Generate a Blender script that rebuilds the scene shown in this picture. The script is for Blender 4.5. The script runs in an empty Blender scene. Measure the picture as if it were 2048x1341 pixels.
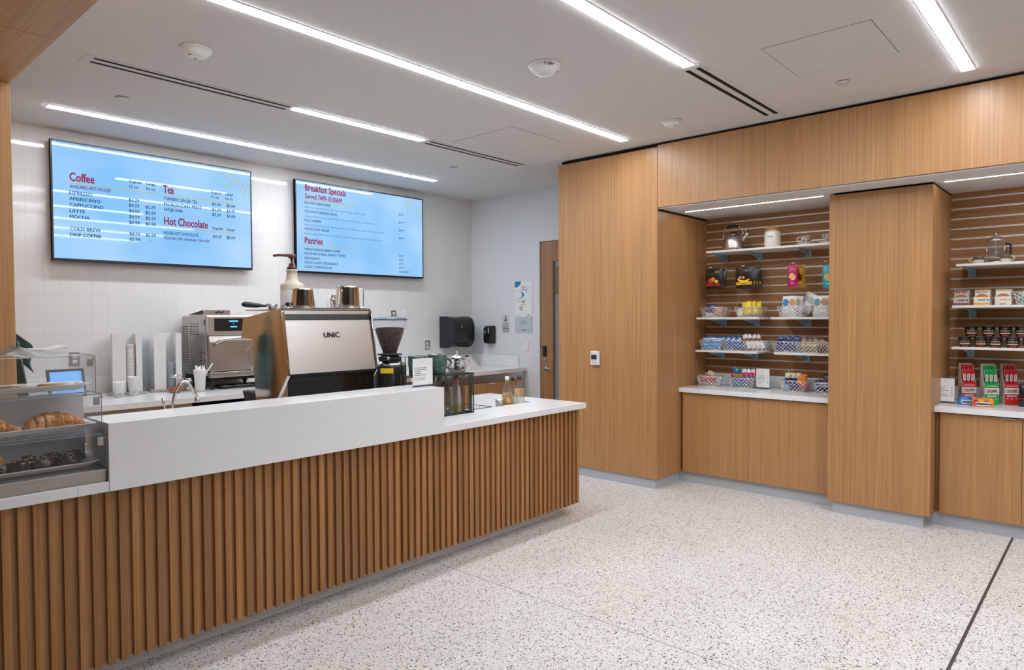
import bpy, bmesh, math, random
from mathutils import Vector, Matrix
S = bpy.context.scene
COL = S.collection
R = random.Random(7)
PI = math.pi

# ---------------------------------------------------------------- camera
YAW, PITCH, ROLL = 0.731224247, -0.02647, -0.00459391
fw = Vector((math.cos(PITCH) * math.cos(YAW), math.cos(PITCH) * math.sin(YAW), math.sin(PITCH)))
r0 = Vector((math.sin(YAW), -math.cos(YAW), 0)); u0 = r0.cross(fw)
rt = r0 * math.cos(ROLL) + u0 * math.sin(ROLL)
up = -r0 * math.sin(ROLL) + u0 * math.cos(ROLL)
cd = bpy.data.cameras.new('camera'); cam = bpy.data.objects.new('camera', cd); COL.objects.link(cam)
cam.matrix_world = Matrix(((rt.x, up.x, -fw.x, 0), (rt.y, up.y, -fw.y, 0), (rt.z, up.z, -fw.z, 1.53), (0, 0, 0, 1)))
cd.sensor_width = 36.0; cd.lens = 1360.575 / 2048 * 36; cd.clip_start = .02; cd.clip_end = 60
S.camera = cam

# ---------------------------------------------------------------- world, exposure, lamp strengths
W = bpy.data.worlds.new('world'); S.world = W; W.use_nodes = True
W.node_tree.nodes['Background'].inputs[0].default_value = (.8, .86, 1, 1)
W.node_tree.nodes['Background'].inputs[1].default_value = .3
S.view_settings.view_transform = 'Standard'; S.view_settings.look = 'None'
S.cycles.transparent_max_bounces = 40; S.cycles.max_bounces = 12; S.cycles.transmission_bounces = 12
S.view_settings.gamma = 1; S.view_settings.exposure = .2; S.view_settings.use_curve_mapping = False
STRIP = 42.0          # radiance of the ceiling strips
SOFFIT = 48.0         # radiance of the alcove strips
STRIP_RGB = (.93, .985, 1.05); SOFFIT_RGB = (1, .97, .92)
SCREEN = .88
H = 3.04

# ---------------------------------------------------------------- materials
def nodes(name):
    m = bpy.data.materials.new(name); m.use_nodes = True
    nt = m.node_tree; return m, nt, nt.nodes['Principled BSDF']
def lin(r, g, b):
    f = lambda c: c / 12.92 if c <= .04045 else ((c + .055) / 1.055) ** 2.4
    return (f(r / 255), f(g / 255), f(b / 255), 1)
def N(nt, t, **k):
    n = nt.nodes.new(t)
    for a, v in k.items(): setattr(n, a, v)
    return n
def ramp(nt, src, stops, interp='LINEAR'):
    n = nt.nodes.new('ShaderNodeValToRGB'); cr = n.color_ramp; cr.interpolation = interp
    while len(cr.elements) > 1: cr.elements.remove(cr.elements[-1])
    cr.elements[0].position = stops[0][0]; cr.elements[0].color = stops[0][1]
    for p, c in stops[1:]:
        e = cr.elements.new(p); e.color = c
    nt.links.new(src, n.inputs[0]); return n.outputs[0]
def mapped(nt, scale, loc=(0, 0, 0), coord='Object'):
    tc = N(nt, 'ShaderNodeTexCoord'); mp = N(nt, 'ShaderNodeMapping')
    mp.inputs['Scale'].default_value = scale; mp.inputs['Location'].default_value = loc
    nt.links.new(tc.outputs[coord], mp.inputs[0]); return mp.outputs[0]
def noise(nt, vec, scale, detail=3, rough=.55, dist=0):
    n = N(nt, 'ShaderNodeTexNoise'); n.inputs['Scale'].default_value = scale; n.inputs['Detail'].default_value = detail
    n.inputs['Roughness'].default_value = rough; n.inputs['Distortion'].default_value = dist
    nt.links.new(vec, n.inputs['Vector']); return n.outputs['Fac']
def mix(nt, f, a, b, mode='MIX'):
    n = N(nt, 'ShaderNodeMix', data_type='RGBA', blend_type=mode)
    if isinstance(f, (int, float)): n.inputs[0].default_value = f
    else: nt.links.new(f, n.inputs[0])
    for i, v in ((6, a), (7, b)):
        if isinstance(v, tuple): n.inputs[i].default_value = v
        else: nt.links.new(v, n.inputs[i])
    return n.outputs[2]
_pc = {}
def P(name, rgb, rough=.5, metal=0, **k):
    """plain principled material with a faint procedural tooth in its roughness"""
    if name in _pc: return _pc[name]
    m, nt, b = nodes(name)
    b.inputs['Base Color'].default_value = lin(*rgb)
    b.inputs['Metallic'].default_value = metal
    v = mapped(nt, (1, 1, 1)); f = noise(nt, v, 60, 2)
    mr = N(nt, 'ShaderNodeMapRange'); mr.inputs['To Min'].default_value = max(rough - .04, .01); mr.inputs['To Max'].default_value = rough + .04
    nt.links.new(f, mr.inputs[0]); nt.links.new(mr.outputs[0], b.inputs['Roughness'])
    for a, x in k.items(): b.inputs[a.replace('_', ' ')].default_value = x
    _pc[name] = m; return m
def emis(name, rgb, s, rough=.5, base=.8):
    m, nt, b = nodes(name)
    b.inputs['Base Color'].default_value = (base, base, base, 1); b.inputs['Roughness'].default_value = rough
    b.inputs['Emission Color'].default_value = (*rgb, 1); b.inputs['Emission Strength'].default_value = s
    return m
def wood(name, dark, light, axis, rough=.38, island=0.0, coarse=1.0, streak=.35):
    m, nt, b = nodes(name)
    sc = {'x': (.018, 1, 1), 'y': (1, .018, 1), 'z': (1, 1, .018)}[axis]
    s2 = {'x': (.004, 1, 1), 'y': (1, .004, 1), 'z': (1, 1, .004)}[axis]
    if island:
        g = N(nt, 'ShaderNodeNewGeometry'); tc = N(nt, 'ShaderNodeTexCoord')
        cm = N(nt, 'ShaderNodeCombineXYZ'); mu = N(nt, 'ShaderNodeMath', operation='MULTIPLY'); mu.inputs[1].default_value = 37
        nt.links.new(g.outputs['Random Per Island'], mu.inputs[0])
        for i in range(3): nt.links.new(mu.outputs[0], cm.inputs[i])
        ad = N(nt, 'ShaderNodeVectorMath', operation='ADD'); nt.links.new(tc.outputs['Object'], ad.inputs[0]); nt.links.new(cm.outputs[0], ad.inputs[1])
        def mp_(s):
            q = N(nt, 'ShaderNodeMapping'); q.inputs['Scale'].default_value = s; nt.links.new(ad.outputs[0], q.inputs[0]); return q.outputs[0]
    else:
        mp_ = lambda s: mapped(nt, s)
    a = noise(nt, mp_(sc), 60 * coarse, 5, .6, .25)
    c = noise(nt, mp_(s2), 210 * coarse, 3, .6)
    d = noise(nt, mp_(s2), 7 * coarse, 2, .5)
    base = ramp(nt, a, [(.28, dark), (.72, light)])
    st = ramp(nt, c, [(.3, (.62, .58, .52, 1)), (.58, (1, 1, 1, 1)), (.8, (1.12, 1.1, 1.06, 1))])
    br = ramp(nt, d, [(.3, (.92, .915, .91, 1)), (.7, (1.06, 1.06, 1.06, 1))])
    col = mix(nt, streak * 1.6, base, mix(nt, 1, base, st, 'MULTIPLY'))
    col = mix(nt, .8, col, br, 'MULTIPLY')
    if island:
        t = ramp(nt, g.outputs['Random Per Island'], [(0, (1 - island, 1 - island, 1 - island, 1)), (1, (1 + island * .5, 1 + island * .45, 1 + island * .4, 1))])
        col = mix(nt, 1, col, t, 'MULTIPLY')
    nt.links.new(col, b.inputs['Base Color'])
    bp = N(nt, 'ShaderNodeBump'); bp.inputs['Strength'].default_value = .06; bp.inputs['Distance'].default_value = .002
    nt.links.new(c, bp.inputs['Height']); nt.links.new(bp.outputs[0], b.inputs['Normal'])
    b.inputs['Roughness'].default_value = rough
    return m
OAK_D, OAK_L = lin(176, 126, 77), lin(199, 151, 101)
M_OAK = wood('oak_veneer', OAK_D, OAK_L, 'z')
M_OAKY = wood('oak_veneer_lengthwise', OAK_D, OAK_L, 'y')
M_OAKSLAT = wood('oak_slatwall', lin(146, 99, 58), lin(174, 126, 80), 'y', .42)
M_SLAT = wood('oak_batten', lin(152, 103, 58), lin(194, 142, 88), 'z', .5, island=.22, streak=.45)
M_BACKER = wood('oak_backer', lin(120, 78, 44), lin(150, 102, 62), 'z', .6)

def mat_floor():
    m, nt, b = nodes('terrazzo')
    v = mapped(nt, (1, 1, 1))
    big = noise(nt, v, 1.3, 2)
    col = ramp(nt, big, [(.3, lin(222, 216, 210)), (.7, lin(232, 228, 224))])
    def chips(sc, lo, hi, colors, dens):
        nonlocal col
        w = N(nt, 'ShaderNodeTexVoronoi'); w.inputs['Scale'].default_value = sc; w.inputs['Randomness'].default_value = 1
        nz = N(nt, 'ShaderNodeTexNoise'); nz.inputs['Scale'].default_value = sc * 1.6; nt.links.new(v, nz.inputs['Vector'])
        ad = N(nt, 'ShaderNodeVectorMath', operation='MULTIPLY_ADD'); nt.links.new(nz.outputs['Color'], ad.inputs[0])
        ad.inputs[1].default_value = (.55 / sc,) * 3; nt.links.new(v, ad.inputs[2]); nt.links.new(ad.outputs[0], w.inputs['Vector'])
        sp = N(nt, 'ShaderNodeSeparateColor'); nt.links.new(w.outputs['Color'], sp.inputs[0])
        mr = N(nt, 'ShaderNodeMapRange'); mr.inputs['From Min'].default_value = 0; mr.inputs['From Max'].default_value = 1
        mr.inputs['To Min'].default_value = lo; mr.inputs['To Max'].default_value = hi; nt.links.new(sp.outputs[1], mr.inputs[0])
        lt = N(nt, 'ShaderNodeMath', operation='LESS_THAN'); nt.links.new(w.outputs['Distance'], lt.inputs[0]); nt.links.new(mr.outputs[0], lt.inputs[1])
        pr = N(nt, 'ShaderNodeMath', operation='LESS_THAN'); nt.links.new(sp.outputs[2], pr.inputs[0]); pr.inputs[1].default_value = dens
        mm = N(nt, 'ShaderNodeMath', operation='MULTIPLY'); nt.links.new(lt.outputs[0], mm.inputs[0]); nt.links.new(pr.outputs[0], mm.inputs[1])
        c = ramp(nt, sp.outputs[0], colors, 'CONSTANT'); col = mix(nt, mm.outputs[0], col, c)
    chips(150, .25, .5, [(0, lin(196, 190, 184)), (.4, lin(240, 238, 234)), (.75, lin(176, 168, 160))], .8)
    chips(95, .22, .42, [(0, lin(92, 90, 90)), (.3, lin(150, 146, 142)), (.55, lin(190, 172, 150)), (.7, lin(64, 62, 64)), (.88, lin(160, 138, 118))], .36)
    chips(58, .16, .36, [(0, lin(70, 68, 70)), (.35, lin(110, 106, 104)), (.6, lin(196, 188, 178)), (.8, lin(140, 112, 92))], .24)
    nt.links.new(col, b.inputs['Base Color']); b.inputs['Roughness'].default_value = .34
    b.inputs['Specular IOR Level'].default_value = .35
    return m
M_FLOOR = mat_floor()
def mat_tile():
    m, nt, b = nodes('white_wall_tile')
    tc = N(nt, 'ShaderNodeTexCoord'); sp = N(nt, 'ShaderNodeSeparateXYZ'); cb = N(nt, 'ShaderNodeCombineXYZ')
    nt.links.new(tc.outputs['Object'], sp.inputs[0]); nt.links.new(sp.outputs[0], cb.inputs[0]); nt.links.new(sp.outputs[2], cb.inputs[1])
    mp = N(nt, 'ShaderNodeMapping'); mp.inputs['Location'].default_value = (.033, -.12, 0); nt.links.new(cb.outputs[0], mp.inputs[0])
    bk = N(nt, 'ShaderNodeTexBrick', offset=0, squash=1); nt.links.new(mp.outputs[0], bk.inputs['Vector'])
    bk.inputs['Color1'].default_value = lin(222, 221, 220); bk.inputs['Color2'].default_value = lin(225, 224, 223); bk.inputs['Mortar'].default_value = lin(208, 206, 204)
    bk.inputs['Scale'].default_value = 1; bk.inputs['Mortar Size'].default_value = .0014; bk.inputs['Mortar Smooth'].default_value = .35
    bk.inputs['Brick Width'].default_value = .112; bk.inputs['Row Height'].default_value = .32
    nt.links.new(bk.outputs['Color'], b.inputs['Base Color'])
    wob = noise(nt, tc.outputs['Object'], 4.5, 2)
    iv = N(nt, 'ShaderNodeMath', operation='SUBTRACT'); iv.inputs[0].default_value = 1; nt.links.new(bk.outputs['Fac'], iv.inputs[1])
    ad = N(nt, 'ShaderNodeMath', operation='MULTIPLY_ADD'); nt.links.new(wob, ad.inputs[0]); ad.inputs[1].default_value = 1.2; nt.links.new(iv.outputs[0], ad.inputs[2])
    bp = N(nt, 'ShaderNodeBump'); bp.inputs['Strength'].default_value = .25; bp.inputs['Distance'].default_value = .003
    nt.links.new(ad.outputs[0], bp.inputs['Height']); nt.links.new(bp.outputs[0], b.inputs['Normal'])
    b.inputs['Roughness'].default_value = .08
    return m
M_TILE = mat_tile()
def mat_quartz():
    m, nt, b = nodes('white_quartz')
    f = noise(nt, mapped(nt, (1, 1, 1)), 26, 4)
    nt.links.new(ramp(nt, f, [(.3, lin(234, 234, 235)), (.7, lin(237, 237, 237))]), b.inputs['Base Color'])
    b.inputs['Roughness'].default_value = .16
    return m
M_QUARTZ = mat_quartz()
def mat_brushed(name, rgb, rough, stretch):
    m, nt, b = nodes(name)
    f = noise(nt, mapped(nt, stretch), 40, 4, .6)
    nt.links.new(ramp(nt, f, [(.3, lin(*[c * .9 for c in rgb])), (.7, lin(*rgb))]), b.inputs['Base Color'])
    b.inputs['Metallic'].default_value = 1; b.inputs['Roughness'].default_value = rough
    return m
M_STEEL = mat_brushed('brushed_steel', (205, 200, 195), .3, (.3, .3, 12))
M_STEELV = mat_brushed('brushed_steel_upright', (205, 200, 195), .33, (10, 10, .2))
M_MIRROR = P('polished_steel', (214, 210, 206), .07, 1)
M_CWIRE = P('chrome_wire', (240, 240, 240), .22, .75)
M_CHROME = P('chrome', (225, 225, 226), .08, 1)
M_ALU = P('aluminium', (212, 210, 206), .3, 1)
M_TOE = P('grey_base', (186, 190, 196), .4, .0)
M_CEIL = P('ceiling_paint', (214, 212, 210), .85)
M_WHITEW = P('white_paint', (222, 224, 226), .7)
M_WHITE = P('white_plastic', (232, 232, 230), .4)
M_PAPER = P('white_paper', (236, 235, 232), .7)
M_BLACK = P('black_plastic', (20, 20, 22), .32)
M_BLACKM = P('black_matte', (16, 16, 17), .6)
M_GAP = P('dark_recess', (14, 12, 11), .9)
M_GREY = P('grey_plastic', (120, 122, 124), .45)
M_INK = P('grey_ink', (105, 105, 105), .8)
M_CERAM = P('white_ceramic', (238, 236, 232), .15)
def glass(name, rgb=(255, 255, 255), rough=.02, ior=1.45, alpha=None):
    m, nt, b = nodes(name)
    b.inputs['Base Color'].default_value = lin(*rgb); b.inputs['Roughness'].default_value = rough; b.inputs['IOR'].default_value = ior
    b.inputs['Transmission Weight'].default_value = 1
    return m
def clear(name, rgb, opacity, rough=.05, edge=.35):
    """thin clear sheet: mostly see-through with a gloss on top"""
    m, nt, b = nodes(name)
    out = nt.nodes['Material Output']; tr = N(nt, 'ShaderNodeBsdfTransparent'); mx = N(nt, 'ShaderNodeMixShader')
    tr.inputs[0].default_value = (.97, .975, .98, 1)
    b.inputs['Base Color'].default_value = lin(*rgb); b.inputs['Roughness'].default_value = rough
    lw = N(nt, 'ShaderNodeLayerWeight'); pw = N(nt, 'ShaderNodeMath', operation='POWER'); nt.links.new(lw.outputs['Facing'], pw.inputs[0]); pw.inputs[1].default_value = 4
    ma = N(nt, 'ShaderNodeMath', operation='MULTIPLY_ADD', use_clamp=True); nt.links.new(pw.outputs[0], ma.inputs[0]); ma.inputs[1].default_value = edge; ma.inputs[2].default_value = opacity
    ge = N(nt, 'ShaderNodeNewGeometry'); iv = N(nt, 'ShaderNodeMath', operation='SUBTRACT'); iv.inputs[0].default_value = 1; nt.links.new(ge.outputs['Backfacing'], iv.inputs[1])
    ml = N(nt, 'ShaderNodeMath', operation='MULTIPLY'); nt.links.new(ma.outputs[0], ml.inputs[0]); nt.links.new(iv.outputs[0], ml.inputs[1])
    nt.links.new(ml.outputs[0], mx.inputs[0]); nt.links.new(tr.outputs[0], mx.inputs[1]); nt.links.new(b.outputs[0], mx.inputs[2])
    nt.links.new(mx.outputs[0], out.inputs['Surface'])
    return m
M_ACRYL = clear('clear_acrylic', (215, 222, 226), .06)
M_GLASST = clear('thin_glass', (190, 196, 198), .1, .05, .6); M_HOPPER = clear('hopper_plastic', (225, 232, 235), .03, .05, .3)

# ---------------------------------------------------------------- geometry helpers
class G:
    """collects shapes of one part"""
    def __init__(s): s.bm = bmesh.new(); s.mi = 0; s.sm = False
    def m(s, i): s.mi = i; return s
    def smooth(s, f=True): s.sm = f; return s
    def _fin(s, faces):
        for f in faces: f.material_index = s.mi; f.smooth = s.sm
    def raw(s, vs, fs, M=None):
        bv = [s.bm.verts.new(M @ Vector(v) if M else v) for v in vs]; out = []
        for f in fs:
            try: out.append(s.bm.faces.new([bv[i] for i in f]))
            except ValueError: pass
        s._fin(out); return s
    def box(s, x0, x1, y0, y1, z0, z1, bev=0, M=None, seg=2):
        x0, x1 = min(x0, x1), max(x0, x1); y0, y1 = min(y0, y1), max(y0, y1); z0, z1 = min(z0, z1), max(z0, z1)
        vs = [(x, y, z) for x in (x0, x1) for y in (y0, y1) for z in (z0, z1)]
        fs = [(0, 1, 3, 2), (4, 6, 7, 5), (0, 4, 5, 1), (2, 3, 7, 6), (0, 2, 6, 4), (1, 5, 7, 3)]
        if not bev: return s.raw(vs, fs, M)
        t = bmesh.new(); bv = [t.verts.new(v) for v in vs]
        for f in fs: t.faces.new([bv[i] for i in f])
        bmesh.ops.bevel(t, geom=t.edges[:], offset=bev, segments=seg, affect='EDGES', profile=.5)
        t.verts.index_update()
        s.raw([v.co[:] for v in t.verts], [[v.index for v in f.verts] for f in t.faces], M); t.free(); return s
    def cbox(s, c, d, bev=0, rot=None):
        """box by centre and size, optionally rotated (Matrix 3x3/4x4)"""
        M = Matrix.Translation(c) @ (rot.to_4x4() if rot is not None else Matrix())
        return s.box(-d[0] / 2, d[0] / 2, -d[1] / 2, d[1] / 2, -d[2] / 2, d[2] / 2, bev, M)
    def lathe(s, prof, c=(0, 0, 0), n=24, M=None, close=True):
        """profile [(r,z)] spun about z at c"""
        vs, fs = [], []; T = (M or Matrix()) if c == (0, 0, 0) else Matrix.Translation(c) @ (M or Matrix())
        for r, z in prof:
            for k in range(n):
                a = 2 * PI * k / n; vs.append((r * math.cos(a), r * math.sin(a), z))
        for i in range(len(prof) - 1):
            for k in range(n):
                fs.append((i * n + k, i * n + (k + 1) % n, (i + 1) * n + (k + 1) % n, (i + 1) * n + k))
        if close:
            if prof[0][0] > 1e-6: fs.append(tuple(range(n))[::-1])
            if prof[-1][0] > 1e-6: fs.append(tuple((len(prof) - 1) * n + k for k in range(n)))
        return s.raw(vs, fs, T)
    def cyl(s, c, r, h, n=20, axis='z', r2=None):
        M = {'z': Matrix(), 'x': Matrix.Rotation(PI / 2, 4, 'Y'), 'y': Matrix.Rotation(-PI / 2, 4, 'X')}[axis]
        return s.lathe([(r, 0), (r if r2 is None else r2, h)], c, n, M) if c != (0, 0, 0) else s.lathe([(r, 0), (r if r2 is None else r2, h)], (0, 0, 0), n, M)
    def tube(s, pts, r, n=10, caps=True):
        pts = [Vector(p) for p in pts]; rs = r if isinstance(r, (list, tuple)) else [r] * len(pts)
        vs, fs = [], []; prev = None
        for i, p in enumerate(pts):
            d = (pts[min(i + 1, len(pts) - 1)] - pts[max(i - 1, 0)]).normalized()
            if prev is None: a = d.orthogonal().normalized()
            else: a = (prev - d * prev.dot(d)).normalized()
            prev = a; b = d.cross(a)
            for k in range(n):
                t = 2 * PI * k / n; vs.append(tuple(p + (a * math.cos(t) + b * math.sin(t)) * rs[i]))
        for i in range(len(pts) - 1):
            for k in range(n): fs.append((i * n + k, i * n + (k + 1) % n, (i + 1) * n + (k + 1) % n, (i + 1) * n + k))
        if caps: fs.append(tuple(range(n))[::-1]); fs.append(tuple((len(pts) - 1) * n + k for k in range(n)))
        return s.raw(vs, fs)
    def prism(s, poly, axis, a, b, bev=0):
        """polygon in the two other axes (x: y,z; y: x,z; z: x,y) pushed from a to b"""
        f = {'x': lambda p, t: (t, p[0], p[1]), 'y': lambda p, t: (p[0], t, p[1]), 'z': lambda p, t: (p[0], p[1], t)}[axis]
        n = len(poly); vs = [f(p, a) for p in poly] + [f(p, b) for p in poly]
        fs = [tuple(range(n)), tuple(range(2 * n - 1, n - 1, -1))] + [(i, (i + 1) % n, n + (i + 1) % n, n + i) for i in range(n)]
        if not bev: return s.raw(vs, fs)
        t = bmesh.new(); bv = [t.verts.new(v) for v in vs]
        for q in fs: t.faces.new([bv[i] for i in q])
        bmesh.ops.bevel(t, geom=t.edges[:], offset=bev, segments=2, affect='EDGES', profile=.5); t.verts.index_update()
        s.raw([v.co[:] for v in t.verts], [[v.index for v in q.verts] for q in t.faces]); t.free(); return s
    def sheet(s, fn, nu, nv, th=0):
        """surface fn(u,v) with optional thickness"""
        pts = [[Vector(fn(i / nu, j / nv)) for j in range(nv + 1)] for i in range(nu + 1)]
        idx = lambda i, j: i * (nv + 1) + j
        vs = [tuple(pts[i][j]) for i in range(nu + 1) for j in range(nv + 1)]
        fs = [(idx(i, j), idx(i + 1, j), idx(i + 1, j + 1), idx(i, j + 1)) for i in range(nu) for j in range(nv)]
        if th:
            nn = len(vs); nrm = []
            for i in range(nu + 1):
                for j in range(nv + 1):
                    du = pts[min(i + 1, nu)][j] - pts[max(i - 1, 0)][j]; dv = pts[i][min(j + 1, nv)] - pts[i][max(j - 1, 0)]
                    c = du.cross(dv); nrm.append(c.normalized() if c.length > 0 else Vector((0, 0, 1)))
            vs += [tuple(Vector(vs[q]) + nrm[q] * th) for q in range(nn)]
            fs += [tuple(nn + q for q in f[::-1]) for f in fs]
            ed = [idx(i, 0) for i in range(nu + 1)] + [idx(nu, j) for j in range(1, nv + 1)] + [idx(i, nv) for i in range(nu - 1, -1, -1)] + [idx(0, j) for j in range(nv - 1, 0, -1)]
            for q in range(len(ed)):
                a, b = ed[q], ed[(q + 1) % len(ed)]; fs.append((a, b, nn + b, nn + a))
        return s.raw(vs, fs)
    def text(s, t, o, size, right=(1, 0, 0), upv=(0, 0, 1), sx=1, bold=0, align='l', shear=0, th=.0006, width=None):
        """lettering standing proud of a plane: o origin (baseline), size = cap height"""
        vs, fs = text_geo(t, bold, shear)
        if not vs: return s
        x0 = min(v[0] for v in vs); x1 = max(v[0] for v in vs); k = size / .70
        if width: sx = width / ((x1 - x0) * k)
        off = {'l': x0, 'c': (x0 + x1) / 2, 'r': x1}[align]
        o, r_, u_ = Vector(o), Vector(right), Vector(upv); n_ = r_.cross(u_)
        return s.raw([tuple(o + r_ * ((v[0] - off) * k * sx) + u_ * (v[1] * k) + n_ * th) for v in vs], fs)
    def mesh(s, name):
        me = bpy.data.meshes.new(name)
        bmesh.ops.recalc_face_normals(s.bm, faces=s.bm.faces[:])
        s.bm.to_mesh(me); s.bm.free(); return me
_tx = {}
def text_geo(t, bold, shear):
    k = (t, bold, shear)
    if k not in _tx:
        c = bpy.data.curves.new('lettering', 'FONT'); c.body = t; c.size = 1; c.shear = shear; c.resolution_u = 2
        o = bpy.data.objects.new('lettering', c); me = bpy.data.meshes.new_from_object(o)
        V, F = [tuple(v.co[:2]) for v in me.vertices], [tuple(p.vertices) for p in me.polygons]; vs, fs = [], []
        for dx, dy in ([(0, 0)] if not bold else [(bold * a, bold * b_) for a, b_ in ((-1, 0), (1, 0), (0, .6), (0, -.6), (-.7, .5), (.7, .5), (-.7, -.5), (.7, -.5))]):
            n0 = len(vs); vs += [(x + dx, y + dy) for x, y in V]; fs += [tuple(q + n0 for q in f) for f in F]
        _tx[k] = (vs, fs)
        bpy.data.objects.remove(o); bpy.data.curves.remove(c); bpy.data.meshes.remove(me)
    return _tx[k]
def obj(name, g, mats, parent=None, loc=None, world=False, kind=None):
    o = bpy.data.objects.new(name, g.mesh(name) if isinstance(g, G) else g); COL.objects.link(o)
    for m in (mats if isinstance(mats, (list, tuple)) else [mats]): o.data.materials.append(m)
    if parent is not None:
        o.parent = parent
        if world: o.matrix_parent_inverse = parent.matrix_basis.inverted()
    if loc is not None: o.location = loc
    if kind: o['kind'] = kind
    return o
def tag(o, label, cat, group=None):
    o['label'] = label; o['category'] = cat
    if group: o['group'] = group
    return o
def thing(name, label, cat, loc=(0, 0, 0), rz=0, group=None):
    o = bpy.data.objects.new(name, None); COL.objects.link(o); o.location = loc; o.rotation_euler = (0, 0, rz)
    o.empty_display_size = .05
    return tag(o, label, cat, group)
def struct(name, g, mats, parent=None, label=None):
    o = obj(name, g, mats, parent)
    if parent is None: o['kind'] = 'structure'
    if label: o['label'] = label
    return o
def children(o): return [c for c in bpy.data.objects if c.parent == o]
_kids = {}
def dup(root, label, loc=None, rz=None, group=None, rot=None):
    def cp(o, par):
        c = o.copy(); COL.objects.link(c); c.parent = par
        for k in children(o) if o.name not in _kids else _kids[o.name]: cp(k, c)
        return c
    r = cp(root, None); r['label'] = label
    if loc is not None: r.location = loc
    if rz is not None: r.rotation_euler = (0, 0, rz)
    if rot is not None: r.rotation_euler = rot
    if group: r['group'] = group
    return r
RX = lambda a: Matrix.Rotation(a, 3, 'X'); RY = lambda a: Matrix.Rotation(a, 3, 'Y'); RZ = lambda a: Matrix.Rotation(a, 3, 'Z')
WR, WU = (0, -1, 0), (0, 0, 1)      # lettering directions on surfaces that face the room (towards -x)

# ---------------------------------------------------------------- ceiling lights
M_STRIP = emis('strip_light', STRIP_RGB, STRIP); M_SOFF = emis('soffit_strip_light', SOFFIT_RGB, SOFFIT)
def strip(x0, x1, y, w, label, group='recessed linear ceiling lights'):
    t = thing('linear_ceiling_light', label, 'ceiling light', ((x0 + x1) / 2, y, H), 0, group)
    L = (x1 - x0) / 2
    obj('diffuser', G().box(-L, L, -w / 2, w / 2, -.007, -.0002), M_STRIP, t)
    g = G(); e = .004
    g.box(-L - e, L + e, -w / 2 - e, -w / 2 - .0004, -.004, -.0002); g.box(-L - e, L + e, w / 2 + .0004, w / 2 + e, -.004, -.0002)
    g.box(-L - e, -L - .0004, -w / 2, w / 2, -.004, -.0002); g.box(L + .0004, L + e, -w / 2, w / 2, -.004, -.0002)
    obj('frame', g, M_CEIL, t); return t
SW = .068
strip(1.42, 5.06, 5.67, SW, 'long glowing light strip above the two menu screens, nearest the tiled wall')
strip(2.63, 3.83, 4.455, SW, 'short glowing light strip between two black slot vents, behind the longest strip')
strip(.9, 5.02, 3.2, SW, 'longest glowing light strip, running along above the front counter')
strip(1.9, 3.79, 1.965, SW, 'glowing light strip at top centre, ending against the short slot vent')
strip(2.6, 5.02, .728, SW, 'glowing light strip at top right, nearest the oak bulkhead corner')
strip(1.2, 5.02, -.51, SW, 'added fill light strip just behind the viewer, out of view')  # invented strip out of view, added to brighten the room
strip(1.2, 5.02, -1.75, SW, 'added fill light strip far behind the viewer, out of view')  # second invented strip, added further back as fill light

# ---------------------------------------------------------------- room shell
struct('floor', G().box(-3.6, 7.9, -4.1, 6.6, -.1, 0), M_FLOOR)
struct('ceiling', G().box(-3.6, 6.5, -4.1, 6.6, H, H + .1), M_CEIL)
struct('wall_back', G().box(.6, 6.28, 6.335, 6.45, 0, H), M_TILE)
g = G(); DY0, DY1, DZ = 4.24, 5.18, 2.425
g.box(6.28, 6.4, DY1 + .05, 6.45, 0, H); g.box(6.28, 6.4, DY0 - .05, DY1 + .05, DZ + .05, H); g.box(6.28, 6.4, 3.6, DY0 - .05, 0, H)
struct('wall_right', g, M_WHITEW)
M_TAUPE = P('taupe_paint', (128, 120, 112), .7)
struct('wall_front', G().box(-3.6, 6.5, -4.2, -4.0, 0, H), M_TAUPE)
struct('wall_lobby', G().box(-3.7, -3.5, -4.1, 6.6, 0, H), M_TAUPE)
struct('wall_lobby_back', G().box(-3.6, -.6, 6.4, 6.6, 0, H), M_TAUPE)
struct('wall_corridor', G().m(0).box(7.7, 7.8, 3.4, 6.2, 0, 1.85).m(1).box(7.7, 7.8, 3.4, 6.2, 1.85, 2.25).m(0).box(7.7, 7.8, 3.4, 6.2, 2.25, 3), [M_WHITEW, M_OAK])
# portal on the left: clad beam overhead, post and wall of the same oak
g = G(); g.box(-.6, .835, -3.95, 3.195, 2.65, H - .001); g.box(-.6, .835, 3.199, 3.93, 2.65, H - .001); g.box(-.59, .83, 3.19, 3.2, 2.655, H - .001)
struct('wall_portal_beam', g, M_OAKY)
g = G(); g.box(-.6, .835, 3.93, 4.13, 0, H - .001, .002)
struct('wall_portal_post', g, M_OAK)
struct('wall_left', G().box(.6, .83, 4.13, 6.335, 0, H - .001).box(.83, 1.165, 5.5, 6.335, 0, H - .001), M_OAK)
# oak cladding on the right
BF = 5.28
g = G(); g.box(BF, 6.28, 3.03, 4.12, .09, 3.004, .0015); struct('wall_column', g, M_OAK)
struct('wall_column_reveal', G().box(BF + .025, 6.28, 3.03, 4.09, 3.003, H - .001), M_GAP)
struct('wall_bulkhead', G().box(BF, 6.28, -3.95, 3.0265, 2.479, 3.018, .0015), M_OAK)
struct('wall_bulkhead_reveal', G().box(BF + .025, 6.28, -3.95, 3.028, 3.017, H - .001), M_GAP)
struct('ceiling_soffit', G().box(BF + .018, 6.245, -3.95, 3.028, 2.468, 2.4785), M_CEIL)
g = G(); g.box(5.55, 6.24, 1.0, 1.69, .092, 2.452, .0015); struct('wall_pier', g, M_OAK)
struct('wall_pier_reveal', G().box(5.575, 6.24, 1.003, 1.665, 2.451, 2.4675), M_GAP)
struct('wall_column_shadow_gap', G().box(BF + .02, 6.24, 3.022, 3.0305, 2.452, 2.4675), M_GAP)
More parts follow.
